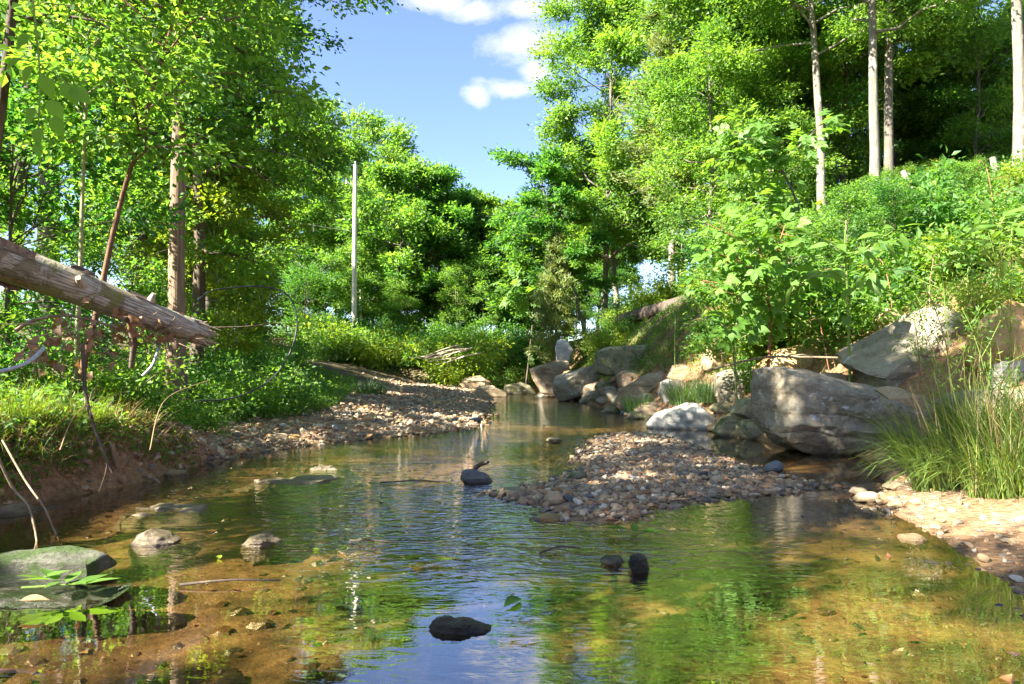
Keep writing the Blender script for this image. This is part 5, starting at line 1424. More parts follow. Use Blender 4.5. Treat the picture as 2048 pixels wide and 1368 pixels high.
leaf_clump('tangle of dead leaves and roots hanging at the upper left bank', [(95, 690, 5.2), (110, 665, 5.25), (105, 720, 5.2), (60, 700, 5.1), (120, 640, 5.3)], 7, 30)

# sticks, roots, cable, pipes
cable('branch', 'pale crooked branch lying under the fallen log at left', 'branch', [P(30, 662, 5.2), P(70, 640, 5.3), P(140, 632, 5.4), P(235, 655, 5.6)], .016, 'twig', taper=.5, jit=.2, twigs=3, seed=1)
cable('root', 'dark bare root hanging down the middle of the cut bank into the water', 'root', [P(165, 690, 5.35), P(172, 790, 5.3), P(190, 860, 5.25), P(210, 910, 5.2), P(225, 945, 5.2)], .017, 'bark_dark', taper=.5, jit=.2, twigs=3, seed=2)
cable('root', 'pale grey root bending along the waterline under the cut bank', 'root', [P(225, 890, 6.0), P(240, 945, 6.1), P(262, 958, 6.25), P(295, 952, 6.3), P(322, 968, 6.25)], .024, 'twig', taper=.5, jit=.2, twigs=2, seed=3)
cable('root', 'thin bare root dipping into the water, left one of a pair', 'root', [P(-8, 905, 4.2), P(25, 975, 4.25), P(55, 1010, 4.2), P(70, 1060, 4.1), P(76, 1105, 4.0)], .009, 'twig', taper=.4, jit=.15, seed=4)
cable('root', 'thin bare root dipping into the water, right one of a pair', 'root', [P(5, 880, 4.5), P(50, 960, 4.4), P(88, 1015, 4.3), P(108, 1060, 4.25), P(124, 1090, 4.15)], .008, 'twig', taper=.4, jit=.15, seed=5)
for k, (pts, lb) in enumerate([([(300, 900, 5.9), (330, 800, 6.3), (420, 760, 6.6)], 'thin straw stalk arching over the cut bank below the log'),
                               ([(120, 900, 5.0), (160, 820, 5.2), (260, 780, 5.6)], 'thin brown stalk hanging from the cut bank at left'),
                               ([(420, 655, 6.5), (500, 652, 7.5), (590, 640, 8.5)], 'thin pale twig pointing right from the broken end of the log')]):
    cable('twig', lb, 'twig', [P(*q) for q in pts], .006, 'straw' if k < 2 else 'twig', 4, 14, .6)
cable('cable', 'black cable arching in a wide loop above the left bank', 'cable', [P(395, 600, 7.2), P(430, 580, 7.6), P(520, 573, 8.0), P(575, 590, 8.1), P(594, 640, 8.1), P(580, 705, 8.0), P(540, 760, 7.8), P(470, 795, 7.4), P(390, 802, 6.9)], .009, 'cable_black', 6, 44)
cable('pipe', 'grey plastic pipe sticking out of the left bank at the edge', 'pipe', [P(-40, 750, 4.6), P(20, 738, 4.65), P(60, 722, 4.75), P(88, 696, 4.9)], .014, 'pipe_grey', 8)
cable('pipe', 'short grey pipe bent upward below the broken end of the log', 'pipe', [P(285, 752, 6.0), P(305, 730, 6.05), P(316, 700, 6.1), P(319, 680, 6.15)], .012, 'pipe_grey', 8)
cable('branch', 'long pale stick lying level across the rocks above the largest boulder', 'branch', [P(1415, 741, 11.0), P(1520, 716, 10.7), P(1600, 714, 10.5), P(1700, 716, 10.2)], .022, 'twig', taper=.3, jit=.15, twigs=2, seed=6)
cable('branch', 'thin dead stem leaning over the pale grained boulder', 'branch', [P(1430, 835, 10.6), P(1440, 815, 10.6), P(1452, 795, 10.6)], .012, 'twig', taper=.4)
cable('twig', 'short brown driftwood bit resting behind the dark stone in mid stream', 'driftwood', [P(948, 938, 6.5), P(962, 928, 6.5), P(976, 924, 6.45)], .024, 'bark_dark', 7, 10, .3, None, .25)
def driftwood():
    c = P(885, 712, 33.5); t = thing('driftwood', 'bleached driftwood branches lying at the foot of the far bank', 'driftwood', c)
    rg = np.random.default_rng(3)
    for k in range(9):
        a = np.array([.9, 0, .25]) + rg.normal(size=3) * [.3, .3, .3]; b = np.array([-.6, 0, -.15]) + rg.normal(size=3) * [.4, .2, .12]
        mb = MB(); tube(mb, spline([a, (a + b) / 2 + rg.normal(size=3) * .08, b], 8), np.linspace(.035, .012, 8), 5); mb.build('branch', M['dead_wood'], t, smooth=True)
driftwood()

# ------------------------------------------------------------------ utility pole and lines
def utility_pole():
    d = 41.0; x = (708 - 1024) / F * d; zt = ztop(330, d); zb = hz(x, d)
    t = thing('utility_pole', 'tall pale wooden utility pole standing at the edge of the wood', 'utility pole', (x, d, zb))
    H = zt - zb
    mb = MB(); tube(mb, [[0, 0, -.3], [.03, 0, H * .5], [.09, 0, H]], [.165, .145, .12], 12, jit=.03); mb.build('pole', M['pole_wood'], t, smooth=True)
    mb = MB(); tube(mb, [[.09, -.0, H], [.09, 0, H + .10]], [.022, .022], 6); tube(mb, spline([[.09, 0, H + .08], [.09, 0, H + .14], [.09, 0, H + .22]], 8), [.03, .06, .045, .06, .045, .055, .04, .02], 10); mb.build('insulator', M['steel'], t, smooth=True)
    mb = MB(); tube(mb, [[-.10, -.02, H - 1.2], [-.45, -.02, H - 1.05]], [.025, .025], 6); tube(mb, [[-.45, -.02, H - 1.12], [-.45, -.02, H - .92]], [.05, .04], 8); mb.build('side_bracket', M['steel'], t)
    mb = MB(); tube(mb, [[.06, -.15, .3], [.09, -.14, H * .5], [.12, -.12, H - .3]], .012, 4); mb.build('ground_wire', M['wire'], t)
    return np.array([x, d, zt])
top_ = utility_pole()
cable('power_line', 'upper thin power line running from the utility pole to the right', 'power line', [top_ + [.09, 0, .22], top_ + [12, 10, -2.6], top_ + [26, 24, -3.5], top_ + [44, 40, -2]], .012, 'wire', 4, 40)
cable('power_line', 'lower thin power line running from the utility pole to the right', 'power line', [top_ + [.12, -.1, -3.6], top_ + [10, 8, -6.0], top_ + [26, 24, -7.5], top_ + [44, 40, -7]], .012, 'wire', 4, 40)
cable('power_line', 'thin power line running from the utility pole to the left into the trees', 'power line', [top_ + [-.12, -.1, -4.0], top_ + [-4, -3, -3.8], top_ + [-14, -10, -2.6], top_ + [-30, -20, 0]], .012, 'wire', 4, 40)
x_, y_ = at(722, 44)
mb = MB(); tube(mb, [[0, 0, -.2], [0, 0, ztop(540, 44) - hz(x_, y_)]], [.09, .08], 8); o = mb.build('post', M['pole_wood'], loc=(x_, y_, hz(x_, y_)), smooth=True)
tag(o, 'short grey post beside the utility pole', 'post')

# ------------------------------------------------------------------ long felled trunk and snags on the right crest
def felled_trunk():
    a = P(1742, 512, 14.0); b = P(1240, 640, 27.0)
    t = thing('felled_trunk', 'long dark felled trunk lying along the crest of the right bank, sawn end forward', 'log', a)
    p = spline([a, a * .7 + b * .3 + [0, 0, .05], a * .35 + b * .65, b], 24) - a
    mb = MB(); tube(mb, p, np.linspace(.36, .22, 24), 16, jit=.12, cap=False); mb.build('trunk', M['bark_dark'], t, smooth=True)
    ax = norm(p[1] - p[0]); u = norm(np.cross(ax, [0, 0, 1.])); v = np.cross(u, ax)
    ang = np.arange(18) * 2 * pi / 18; rad = .355 * (1 + .05 * np.sin(ang * 3))
    mb = MB(); ringv = (np.cos(ang)[:, None] * u + np.sin(ang)[:, None] * v) * rad[:, None]
    vv = np.concatenate([ringv - ax * .012, ringv + ax * .1, [-ax * .02]])
    mb.add(vv, [[i, (i + 1) % 18, 36] for i in range(18)][::-1]); mb.add(vv, [[i, (i + 1) % 18, 18 + (i + 1) % 18, 18 + i] for i in range(18)])
    mb.build('sawn_end', M['cut_wood'], t)
M['cut_wood'] = bark_mat('cut_wood', (.22, .12, .07), (.38, .23, .14), None, (9, 9, 9), .4)
felled_trunk()
cable('snag', 'pale broken dead trunk leaning left among the yellow shrubs at right', 'dead tree', [P(1858, 470, 14.5), P(1838, 415, 14.6), P(1806, 342, 14.8)], .085, 'bark_pale', 9, 14, .3, None, .12, 2, 8)
cable('snag', 'short pale dead trunk under the tree at the right edge', 'dead tree', [P(2000, 400, 19), P(1995, 360, 19.1), P(1985, 315, 19.2)], .11, 'bark_pale', 9, 12, .3, None, .1, 2, 9)

# ------------------------------------------------------------------ plants with large leaves
LF3 = ovate('leaf', 'leaf_gloss', .58, .22, 3)
LF5 = ovate('leaf', 'leaf_mid', .62, .22, 5)
LF1 = ovate('leaf', 'leaf_bright', .42, .30, 1)
LFV = ovate('leaf', 'leaf_vine', .66, .30, 1)
LFG = ovate('leaf', 'leaf_bright', .40, .05, 1)
def leafy_sapling(name, label, base, stems, me, n, size, seed, bark, rx=.30, cat='sapling'):
    """stems: branch polylines; leaves: separate parts set along them"""
    rng = np.random.default_rng(seed)
    t = thing(name, label, cat, base)
    mb = MB(); ends = []
    for pts, r in stems:
        p = spline(np.array(pts) - base, 14); tube(mb, p, np.linspace(r, r * .35, 14), 6, jit=.1)
        ends.append(p)
    twig = []
    for k in range(n):
        p = ends[rng.integers(0, len(ends))] if len(ends) == 1 or rng.random() < .1 else ends[rng.integers(1, len(ends))]
        i = rng.integers(3, 14); q = p[i]
        d = norm(rng.normal(size=3) * [1, .8, .45] + [0, -.25, .05])
        l = rng.uniform(.05, rx)
        e = q + d * l
        if k % 3 == 0: tube(mb, [q, e], [.006, .003], 3, cap=False)
        leaf_obj(me, 'leaf', t, e, norm(d + [0, 0, -.35] + rng.normal(size=3) * .3), rng.normal(size=3) * .35 + [-.25, -.35, .8], size * rng.uniform(.65, 1.25))
    mb.build('stem', M[bark], t, smooth=True)
    return t
b0 = P(1535, 748, 10.8)
leafy_sapling('sapling', 'young sapling with glossy three part leaves in front of the right bank clay', b0,
              [([b0, P(1541, 650, 10.8), P(1532, 560, 10.7), P(1515, 480, 10.6)], .03),
               ([P(1532, 560, 10.7), P(1470, 520, 10.4), P(1410, 500, 10.2)], .014), ([P(1538, 600, 10.7), P(1470, 590, 10.3), P(1400, 560, 10.1)], .014),
               ([P(1532, 560, 10.7), P(1560, 480, 10.5), P(1570, 450, 10.5)], .012), ([P(1540, 640, 10.8), P(1590, 580, 10.5), P(1640, 540, 10.4)], .013),
               ([P(1525, 510, 10.6), P(1480, 480, 10.4), P(1440, 460, 10.3)], .010), ([P(1540, 660, 10.8), P(1480, 650, 10.4), P(1440, 655, 10.2)], .010),
               ([P(1538, 610, 10.7), P(1510, 560, 10.3), P(1500, 530, 10.1)], .010)], LF3, 270, .27, 61, 'stem_red')
b1 = np.array([*at(1612, 13.8), 0]); b1[2] = hz(b1[0], b1[1])
leafy_sapling('sapling', 'darker sapling with drooping broad leaves leaning left in front of the lichen trunk', b1,
              [([b1, P(1600, 430, 13.7), P(1560, 330, 13.5), P(1540, 270, 13.4)], .035), ([P(1570, 350, 13.5), P(1510, 320, 13.2), P(1470, 310, 13.1)], .016),
               ([P(1550, 310, 13.4), P(1500, 280, 13.2), P(1470, 262, 13.0)], .014), ([P(1585, 390, 13.6), P(1530, 400, 13.3), P(1495, 420, 13.1)], .015),
               ([P(1560, 330, 13.5), P(1600, 290, 13.3), P(1640, 250, 13.2)], .013), ([P(1595, 420, 13.6), P(1560, 440, 13.3), P(1540, 460, 13.2)], .013)], LF5, 230, .36, 62, 'bark_grey', .38)
b2 = np.array([*at(1700, 9.9), 0]); b2[2] = hz(b2[0], b2[1])
leafy_sapling('pokeweed', 'tall weed with very large pointed leaves above the sunlit boulder', b2,
              [([b2, P(1695, 580, 9.7), P(1690, 500, 9.6), P(1692, 440, 9.5)], .022), ([P(1694, 560, 9.6), P(1650, 540, 9.4), P(1600, 570, 9.3)], .010),
               ([P(1692, 520, 9.6), P(1740, 490, 9.4), P(1790, 460, 9.3)], .010), ([P(1692, 600, 9.7), P(1720, 560, 9.4), P(1740, 545, 9.3)], .010),
               ([P(1690, 500, 9.6), P(1650, 480, 9.4), P(1620, 470, 9.3)], .009)], LF1, 52, .30, 63, 'stem_green', .16, 'weed')
b3 = np.array([*at(2065, 7.6), 0]); b3[2] = hz(b3[0], b3[1])
leafy_sapling('pokeweed', 'weed with very large sunlit leaves reaching in at the right edge', b3,
              [([b3, P(2060, 580, 7.5), P(2050, 500, 7.4), P(2040, 440, 7.3)], .018), ([P(2052, 530, 7.4), P(2000, 500, 7.3), P(1985, 490, 7.2)], .008),
               ([P(2050, 500, 7.4), P(2010, 460, 7.2), P(1990, 445, 7.2)], .008)], LF1, 30, .26, 64, 'stem_green', .14, 'weed')
b4 = np.array([*at(1050, 35), 0]); b4[2] = hz(b4[0], b4[1])
leafy_sapling('sapling', 'dark slender young tree standing on the clay bank at the bend', b4,
              [([b4, P(1068, 600, 35), P(1050, 560, 34.9)], .05), ([P(1065, 610, 35), P(1035, 590, 34.7), P(1020, 570, 34.6)], .025), ([P(1068, 600, 35), P(1090, 580, 34.7), P(1105, 575, 34.6)], .025)], LF5, 90, .75, 65, 'bark_dark', .6)
# leafy vine hanging close at the upper left
bv = P(62, -40, 3.3)
t = thing('vine', 'leafy vine hanging close to the viewer at the upper left, pointed light green leaves', 'vine', bv)
vp = spline(np.array([P(62, -40, 3.3), P(72, 60, 3.28), P(80, 150, 3.26), P(78, 230, 3.25), P(74, 290, 3.24)]) - bv, 20)
mb = MB(); tube(mb, vp, np.linspace(.006, .003, 20), 5); tube(mb, spline(np.array([P(80, 130, 3.26), P(110, 150, 3.22), P(142, 172, 3.2)]) - bv, 8), .003, 4); mb.build('stem', M['stem_green'], t, smooth=True)
for (px, py, a, s) in [(66, 132, -2.2, .12), (84, 150, -1.2, .13), (128, 165, -1.1, .13), (142, 176, -.6, .13), (98, 200, -1.0, .13), (70, 215, -2.0, .11), (108, 232, -1.3, .12), (80, 255, -1.7, .11), (60, 70, -2.4, .11), (40, 118, -2.6, .10), (76, 285, -1.5, .09)]:
    leaf_obj(LFV, 'leaf', t, P(px, py, 3.24) - bv, [cos(a), -.25 + .5 * ((px * 7) % 10) / 10, sin(a)], [.25 - .5 * ((py * 3) % 10) / 10, -.8, .5], s * .85)

# floating sprigs and loose leaves on the water
def sprig(label, c, angs, s, me, seed, cat='leaf sprig', stem=.14):
    rng = np.random.default_rng(seed)
    t = thing('leaf_sprig', label, cat, c)
    mb = MB(); tube(mb, [[-stem, -.02, .012], [0, 0, .016], [stem * .8, .02, .018]], [.004, .004, .002], 5); mb.build('stem', M['stem_green'], t)
    for k, a in enumerate(angs):
        leaf_obj(me, 'leaf', t, [stem * (.8 - 1.4 * k / len(angs)), .0, .018 + .004 * k], [cos(a), sin(a), .10 + .15 * rng.random()], [rng.normal() * .2, rng.normal() * .2, 1], s * rng.uniform(.8, 1.2))
c = np.array([*at(112, 3.04), .036])
sprig('bright green leafy sprig lying on the low mossy slab at the near left', c, [.2, .9, -.6, 1.7, -1.5, 2.5, -2.4, 3.1, .5], .14, LFG, 1)
sprig('dull green leafy sprig floating in front of the gravel island', [*at(1262, waterd(1073)), .004], [.1, .7, -.5, 1.5, -1.4, 2.6, 3.4], .13, ovate('leaf', 'leaf_gloss', .38, .05, 1), 2)
sprig('yellow green sprig caught in the riffle at the middle', [*at(815, waterd(1128)), .006], [.2, 2.9, -.4, 3.5], .11, ovate('leaf', 'leaf_yellow', .38, .1, 1), 3)
sprig('yellow green sprig just right of the one in the riffle', [*at(868, waterd(1130)), .006], [.3, -.3, 2.8], .085, ovate('leaf', 'leaf_yellow', .38, .1, 1), 4, stem=.08)
for k, (px, py, s, mt, lb) in enumerate([(946, 1092, .10, 'leaf_yellow', 'single yellow leaf drifting in the riffle at the middle'), (635, 1106, .08, 'leaf_yellow', 'single small yellow green leaf drifting left of the riffle'),
                                        (1040, 1200, .14, 'leaf_dark', 'single dark curled leaf drifting beyond the fish shaped black rock'), (40, 1225, .12, 'dry_leaf', 'single brown dead leaf beside the bright green sprig'),
                                        (440, 1120, .07, 'leaf_yellow', 'tiny yellow leaf drifting near the wet pointed stone'), (1440, 992, .07, 'leaf_gloss', 'round green leaf drifting at the tail of the gravel island')]):
    d = waterd(py); o = leaf_obj(ovate('floating_leaf', mt, .42, .12, 1, False, .2), 'floating_leaf', None, [*at(px, d), .008 if k != 3 else .05], [cos(k * 2.1), sin(k * 2.1), .12], [.1, -.2, 1], s)
    tag(o, lb, 'leaf')

# ------------------------------------------------------------------ grass
def tussock(name, label, base, n, h, w, spread, out, mat, seed, heads=0, bias=(0, 0), cat='grass tuft'):
    rng = np.random.default_rng(seed)
    t = thing(name, label, cat, base)
    a = rng.uniform(0, 6.28, n); r = spread * np.sqrt(rng.random(n))
    pos = np.stack([np.cos(a) * r, np.sin(a) * r, -.05 + 0 * a], 1)
    lean = np.stack([np.cos(a), np.sin(a)], 1) * .8 + rng.normal(size=(n, 2)) * .5 + bias
    hh = h * rng.uniform(.45, 1.15, n)
    mb = MB(); blades(mb, pos, hh, w * rng.uniform(.6, 1.2, n), lean, out * rng.uniform(.25, 1.4, n), rng, np.clip(rng.normal(.5, .25, n), 0, 1), 5)
    mb.build('blades', M[mat], t)
    if heads:
        mb = MB()
        p = np.stack([rng.normal(size=heads) * spread * .6, rng.normal(size=heads) * spread * .6, 0 * np.arange(heads)], 1)
        blades(mb, p, h * rng.uniform(.9, 1.4, heads), .004, rng.normal(size=(heads, 2)) + bias, .5 * rng.uniform(.3, 1.2, heads), rng, .6, 5)
        mb.build('dry_stalks', M['straw'], t)
    return t
def gpos(px, d, dz=0): 
    x, y = at(px, d); return (x, y, hz(x, y) + dz)
tussock('tall_grass', 'tall arching green grass clump at the right waterline beside the largest boulder', gpos(1890, 5.4), 520, .90, .011, .22, 1.5, 'grass', 1, 26, (-.9, -.3))
tussock('tall_grass', 'dense bright grass clump on the beach at the right edge', gpos(2010, 4.85), 560, .82, .011, .22, 1.5, 'grass', 2, 30, (-.6, -.4))
tussock('tall_grass', 'big grass clump cut by the right frame edge', gpos(2105, 5.2), 540, 1.0, .011, .28, 1.4, 'grass', 3, 24, (-.4, 0))
tussock('tall_grass', 'grass clump farther up the right bank behind the waterline grass', gpos(1965, 6.4), 460, .85, .010, .30, 1.4, 'grass', 4, 30, (-.3, 0))
tussock('tall_grass', 'grass clump leaning on the right end of the largest boulder', gpos(1835, 6.6), 360, .62, .009, .24, 1.4, 'grass_dark', 5, 16, (-.4, -.1))
tussock('tall_grass', 'tall dark green grass clump on top of the left bank', tuple(hit(505, 795)), 520, .80, .013, .26, .75, 'grass_dark', 6, 6)
tussock('tall_grass', 'lower dark grass clump right of the tall one on the left bank', tuple(hit(575, 770)), 460, .60, .012, .30, .9, 'grass_dark', 7, 4)
tussock('grass_tuft', 'green grass tuft among the rocks left of the square grey block', tuple(P(1365, 805, 13.6)), 420, .62, .014, .25, 1.0, 'grass_dark', 8)
tussock('grass_tuft', 'green grass tuft at the waterline in the middle of the rock pile', tuple(P(1275, 822, 15.3)), 380, .55, .016, .28, 1.1, 'grass_dark', 9)
tussock('grass_tuft', 'green grass tuft right beside the square grey block', tuple(P(1415, 800, 12.9)), 360, .65, .013, .2, .9, 'grass_dark', 10)
tussock('grass_tuft', 'small grass tuft between the flat topped slab and the largest boulder', tuple(P(1528, 795, 10.4)), 200, .4, .010, .18, 1.0, 'grass', 11)
tussock('grass_tuft', 'grass tuft at the grassy tip of the far gravel bar', tuple(hit(735, 790)), 420, .62, .02, .5, .9, 'grass_dark', 12, 8)
tussock('grass_tuft', 'grass tuft hanging over the cut bank at left', tuple(hit(165, 850)), 330, .42, .009, .16, 1.4, 'grass', 13, 8, (.4, -.5))
tussock('grass_tuft', 'grass tuft hanging over the cut bank below the log end', tuple(hit(330, 820)), 330, .42, .009, .18, 1.4, 'grass', 14, 8, (.4, -.5))
tussock('grass_tuft', 'grass tuft at the far left over the cut bank', tuple(hit(40, 850)), 330, .45, .009, .18, 1.2, 'grass', 15, 8, (.4, -.4))

# meadow grass on the banks
def area_points(n, fn, rng):
    out = np.zeros((0, 2))
    while len(out) < n:
        p, ok = fn(n * 2, rng); out = np.concatenate([out, p[ok]])
    return out[:n]
def left_bank(m, rng):
    y = 3.6 + rng.random(m) ** 2.2 * 22; lo = np.interp(y, [4, 6, 7, 8, 9.5, 12, 25], [.04, .10, .4, .95, 1.9, 2.8, 5.0]); s = lo + rng.gamma(1.3, 1.1, m)
    x = np.where(y < 40, xl(y) - s, 0)
    return np.stack([x, y], 1), perlin(np.stack([x * 1.2, y * 1.2, x * 0], 1)) > -.25
def right_bank(m, rng):
    y = 9 + rng.random(m) * 26; s = np.interp(y, [9, 14, 20, 35], [2.3, 1.2, .6, .4]) + rng.gamma(1.4, 1.2, m)
    x = xr(y) + s
    return np.stack([x, y], 1), perlin(np.stack([x * .9, y * .9, x * 0 + 7], 1)) > -.12
def right_top(m, rng):
    y = rng.uniform(1.5, 20, m); s = rng.uniform(2.2, 12, m); x = xr(y) + s
    return np.stack([x, y], 1), (perlin(np.stack([x * .8, y * .8, x * 0 + 3], 1)) > -.15)
def far_bank(m, rng):
    x = rng.uniform(-13, 3.5, m); y = rng.uniform(38.8, 46, m)
    return np.stack([x, y], 1), np.ones(m, bool)
def meadow(label, pts, h, w, mat, seed, bend=.9, scale_d=0.03, name='grass'):
    rng = np.random.default_rng(seed); n = len(pts)
    z = hgt(pts[:, 0], pts[:, 1]); pos = np.stack([pts[:, 0], pts[:, 1], z - .02], 1)
    hh = h * rng.uniform(.4, 1.25, n)
    mb = MB(); blades(mb, pos, hh, w * rng.uniform(.6, 1.3, n) * (1 + scale_d * pts[:, 1]), rng.normal(size=(n, 2)) + [.35, -.2], bend * rng.uniform(.3, 1.4, n), rng, np.clip(rng.normal(.5, .25, n), 0, 1), 3)
    o = mb.build(name, M[mat]); struct(o, 'stuff'); tag(o, label, 'grass')
def cover(label, pts, hgt_, leaf, mat, seed, name='ground_cover'):
    rng = np.random.default_rng(seed); n = len(pts)
    z = hgt(pts[:, 0], pts[:, 1]); cl = .5 + .5 * perlin(np.stack([pts[:, 0] * 2.2, pts[:, 1] * 2.2, 0 * z], 1))
    pos = np.stack([pts[:, 0], pts[:, 1], z + hgt_ * (.15 + 1.3 * cl) * rng.random(n)], 1)
    ls = leaf * rng.uniform(.5, 1.3, n) * (1 + .02 * pts[:, 1])
    mb = MB(); leaf_cards(mb, pos, rng.normal(size=(n, 3)) * [1, 1, .4], rng.normal(size=(n, 3)) * .5 + [.15, -.15, .9], ls, ls * .65, np.clip(.3 + .4 * cl + .22 * rng.normal(size=n), 0, 1))
    o = mb.build(name, M[mat]); struct(o, 'stuff'); tag(o, label, 'ground cover')
rng = np.random.default_rng(91)
meadow('fresh green grass over the top of the left bank', area_points(11000, left_bank, rng), .28, .008, 'grass', 1)
meadow('green grass on the right bank above the rock pile', area_points(12000, right_bank, rng), .30, .009, 'grass', 2)
meadow('dry straw coloured grass on the clay of the right bank', area_points(4500, right_top, rng), .35, .007, 'straw', 3, 1.5)
def clayedge(m, rng):
    y = rng.uniform(7, 34, m); s = np.interp(y, [7, 14, 20, 34], [2.2, 1.7, .9, .6]) + rng.normal(size=m) * .5; x = xr(y) + s
    return np.stack([x, y], 1), (s > .3) & (perlin(np.stack([x, y, x * 0 + 1], 1)) > 0)
meadow('dead straw hanging over the clay along the rock pile', area_points(3500, clayedge, rng), .40, .008, 'straw', 4, 1.6)
def cutedge(m, rng):
    y = rng.uniform(4.0, 7.4, m); s = rng.uniform(.06, .6, m); x = xl(y) - s
    return np.stack([x, y], 1), np.ones(m, bool)
meadow('dead straw and hair roots hanging on the cut left bank', area_points(2600, cutedge, rng), .32, .005, 'straw', 5, 1.7)
cover('low leafy weeds covering the top of the left bank', area_points(30000, left_bank, rng), .24, .06, 'leaf_mid', 6)
cover('low leafy weeds on the crest of the right bank', area_points(20000, right_bank, rng), .22, .06, 'leaf_mid', 7)
cover('small leafy weeds hanging over the face of the cut left bank', area_points(3000, cutedge, rng), .14, .05, 'leaf_mid', 10)
cover('sunny yellow green weeds on the upper right slope', area_points(10000, right_top, rng), .30, .06, 'leaf_bright', 8)
cover('dark ivy like weeds over the far bank', area_points(14000, far_bank, rng), .5, .13, 'leaf_mid', 9)

# tall weeds on the right bank
def weed(label, base, h, seed, n=260, mat='leaf_yellow', lean=(0, 0)):
    rng = np.random.default_rng(seed); t = thing('tall_weed', label, 'weed', base)
    s = np.linspace(0, 1, 10); st = np.stack([lean[0] * s ** 1.5, lean[1] * s ** 1.5, h * s], 1) + np.cumsum(rng.normal(size=(10, 3)) * .012 * h, 0) * [1, 1, .2]; st -= st[0]
    wood = MB(); tube(wood, st, .008 * (1 - .7 * s), 5); fol = MB(); cs = [st[k] for k in range(3, 10)]; 
    for k in range(9):
        q = rng.integers(3, 9); a = rng.uniform(0, 6.28); d = np.array([cos(a), sin(a), rng.uniform(.3, 1.2)]); l = h * rng.uniform(.10, .28)
        tube(wood, [st[q], st[q] + d * l * .5, st[q] + d * l + [0, 0, .02]], [.004, .003, .0015], 4, cap=False)
        cs += [st[q] + d * l * f for f in (.4, .7, 1)]
    cs = np.array(cs); i = rng.integers(0, len(cs), n); off = rng.normal(size=(n, 3))
    leaf_cards(fol, cs[i] + off * .035, off + [0, 0, -.2], rng.normal(size=(n, 3)) * .6 + [0, 0, .8], .06 * rng.uniform(.5, 1.3, n), .016, np.clip(rng.normal(.5, .25, n), 0, 1))
    wood.build('stem', M['stem_green'], t, smooth=True); fol.build('foliage', M[mat], t)
for k, (px, d, h, lean, mt, lb) in enumerate([(1925, 6.3, 1.9, (-.1, 0), 'leaf_yellow', 'tallest thin weed in front of the brown flanked boulder'), (1975, 6.6, 1.7, (.1, 0), 'leaf_yellow', 'thin weed between the tallest weed and the right edge'),
                                    (1885, 7.4, 1.3, (-.25, 0), 'leaf_mid', 'thin weed leaning left in front of the brown flanked boulder'), (2020, 6.9, 1.6, (-.2, 0), 'leaf_yellow', 'thin yellow weed at the right edge above the grass'),
                                    (1945, 7.2, 1.5, (.2, .1), 'leaf_yellow', 'thin weed leaning right behind the tallest weed'), (1995, 5.9, 1.25, (-.3, 0), 'leaf_mid', 'thin weed arching left over the big grass clump'), (1840, 8.9, 1.0, (.1, 0), 'leaf_mid', 'short weed on the right shoulder of the largest boulder'),
                                    (1600, 11.5, 1.0, (.1, 0), 'leaf_mid', 'short weed right of the glossy leaved sapling'), (1650, 11.2, 1.1, (-.1, 0), 'leaf_yellow', 'short yellow weed between the sapling and the sunlit boulder')]):
    weed(lb, gpos(px, d), h, 500 + k, lean=lean, mat=mt)

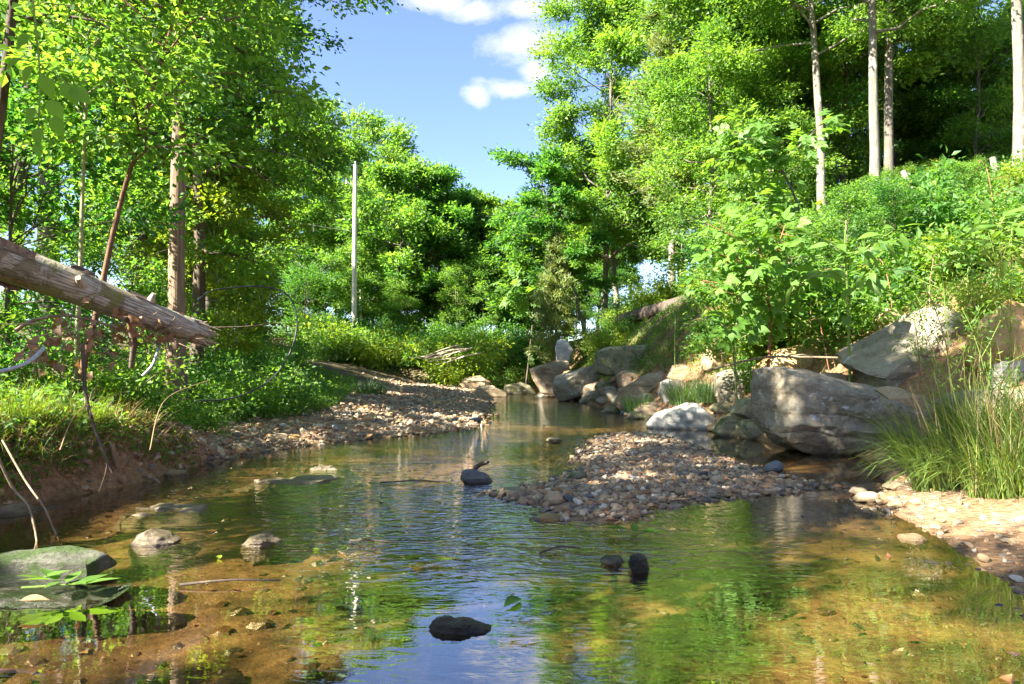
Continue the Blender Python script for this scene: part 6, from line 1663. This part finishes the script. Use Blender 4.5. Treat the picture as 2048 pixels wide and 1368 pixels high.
# bare arching stems tangled over the right slope
rng = np.random.default_rng(303)
STEMS = [(1840, 8.6, 'left of the tallest weed'), (1905, 7.8, 'behind the tallest weed'), (1960, 8.2, 'over the orange outcrop'), (2020, 7.4, 'at the right edge'), (1785, 10.8, 'above the sunlit boulder'),
         (1730, 11.2, 'right of the large leaved weed'), (1860, 10.2, 'beyond the brown flanked boulder'), (1930, 9.4, 'rising from the clay'), (1990, 10.5, 'high on the clay slope'), (1620, 11.8, 'right of the glossy sapling'),
         (1450, 13.2, 'left of the glossy sapling'), (1350, 15.5, 'over the rock pile'), (1660, 10.6, 'behind the lying stick'), (1580, 12.4, 'above the yellow ledge')]
for k, (px, d, where) in enumerate(STEMS):
    b = np.array(gpos(px, d)); h = rng.uniform(.8, 1.9); a = rng.uniform(-1, 1)
    e = np.array([a * h * .6, rng.uniform(-.3, .2), 0])
    cable('bare_stem', ['thin reddish', 'thin straw coloured', 'thin brown', 'thin greenish'][k % 4] + ' arching stem ' + where, 'stem', [b, b + [a * .1, 0, h * .5], b + e * .5 + [0, 0, h * .92], b + e + [0, 0, h * rng.uniform(.7, 1.05)]],
          .008, ['stem_red', 'straw', 'twig', 'stem_green'][k % 4], 5, 16, .6, 'bare stems on the right slope', .1, 4, k)

# leaves sunk on the bed and a few twigs caught in the shallows
rng = np.random.default_rng(404)
mb = MB(); n = 420
y = rng.uniform(2.2, 8, n); x = rng.uniform(-3.2, 2.4, n); k = (x > xl(y) + .1) & (x < xr(y) - .1); x, y = x[k], y[k]; n = len(x)
ls = rng.uniform(.03, .075, n)
leaf_cards(mb, np.stack([x, y, hgt(x, y) + .012], 1), rng.normal(size=(n, 3)) * [1, 1, .1], rng.normal(size=(n, 3)) * .15 + [0, 0, 1], ls, ls * .6, rng.random(n))
o = mb.build('leaf_litter', M['dry_leaf']); struct(o, 'stuff'); tag(o, 'sunken dead leaves scattered over the amber stream bed', 'leaf litter')
for k, (px, py, a, l, wh) in enumerate([(1150, 1010, .3, .35, 'at the near edge of the gravel island'), (700, 1085, -.2, .3, 'in the riffle left of the drifting yellow leaf'), (1590, 975, .1, .5, 'across the tail of the gravel island'),
                                        (760, 968, .05, .6, 'along the long flat rock sheet'), (1080, 1110, .4, .25, 'right of the drifting yellow leaf'), (360, 1175, .15, .45, 'beyond the low mossy slab'), (1340, 1005, -.3, .3, 'beside the dull green sprig')]):
    d = waterd(py); b = np.array([*at(px, d), .012]); e = b + [cos(a) * l, sin(a) * l, .0]
    cable('twig', 'dark wet twig lying ' + wh, 'twig', [b, (b + e) / 2 + [0, rng.normal() * .03, .015], e], .008, 'bark_dark', 5, 10, .5, None, .2, 0, k)
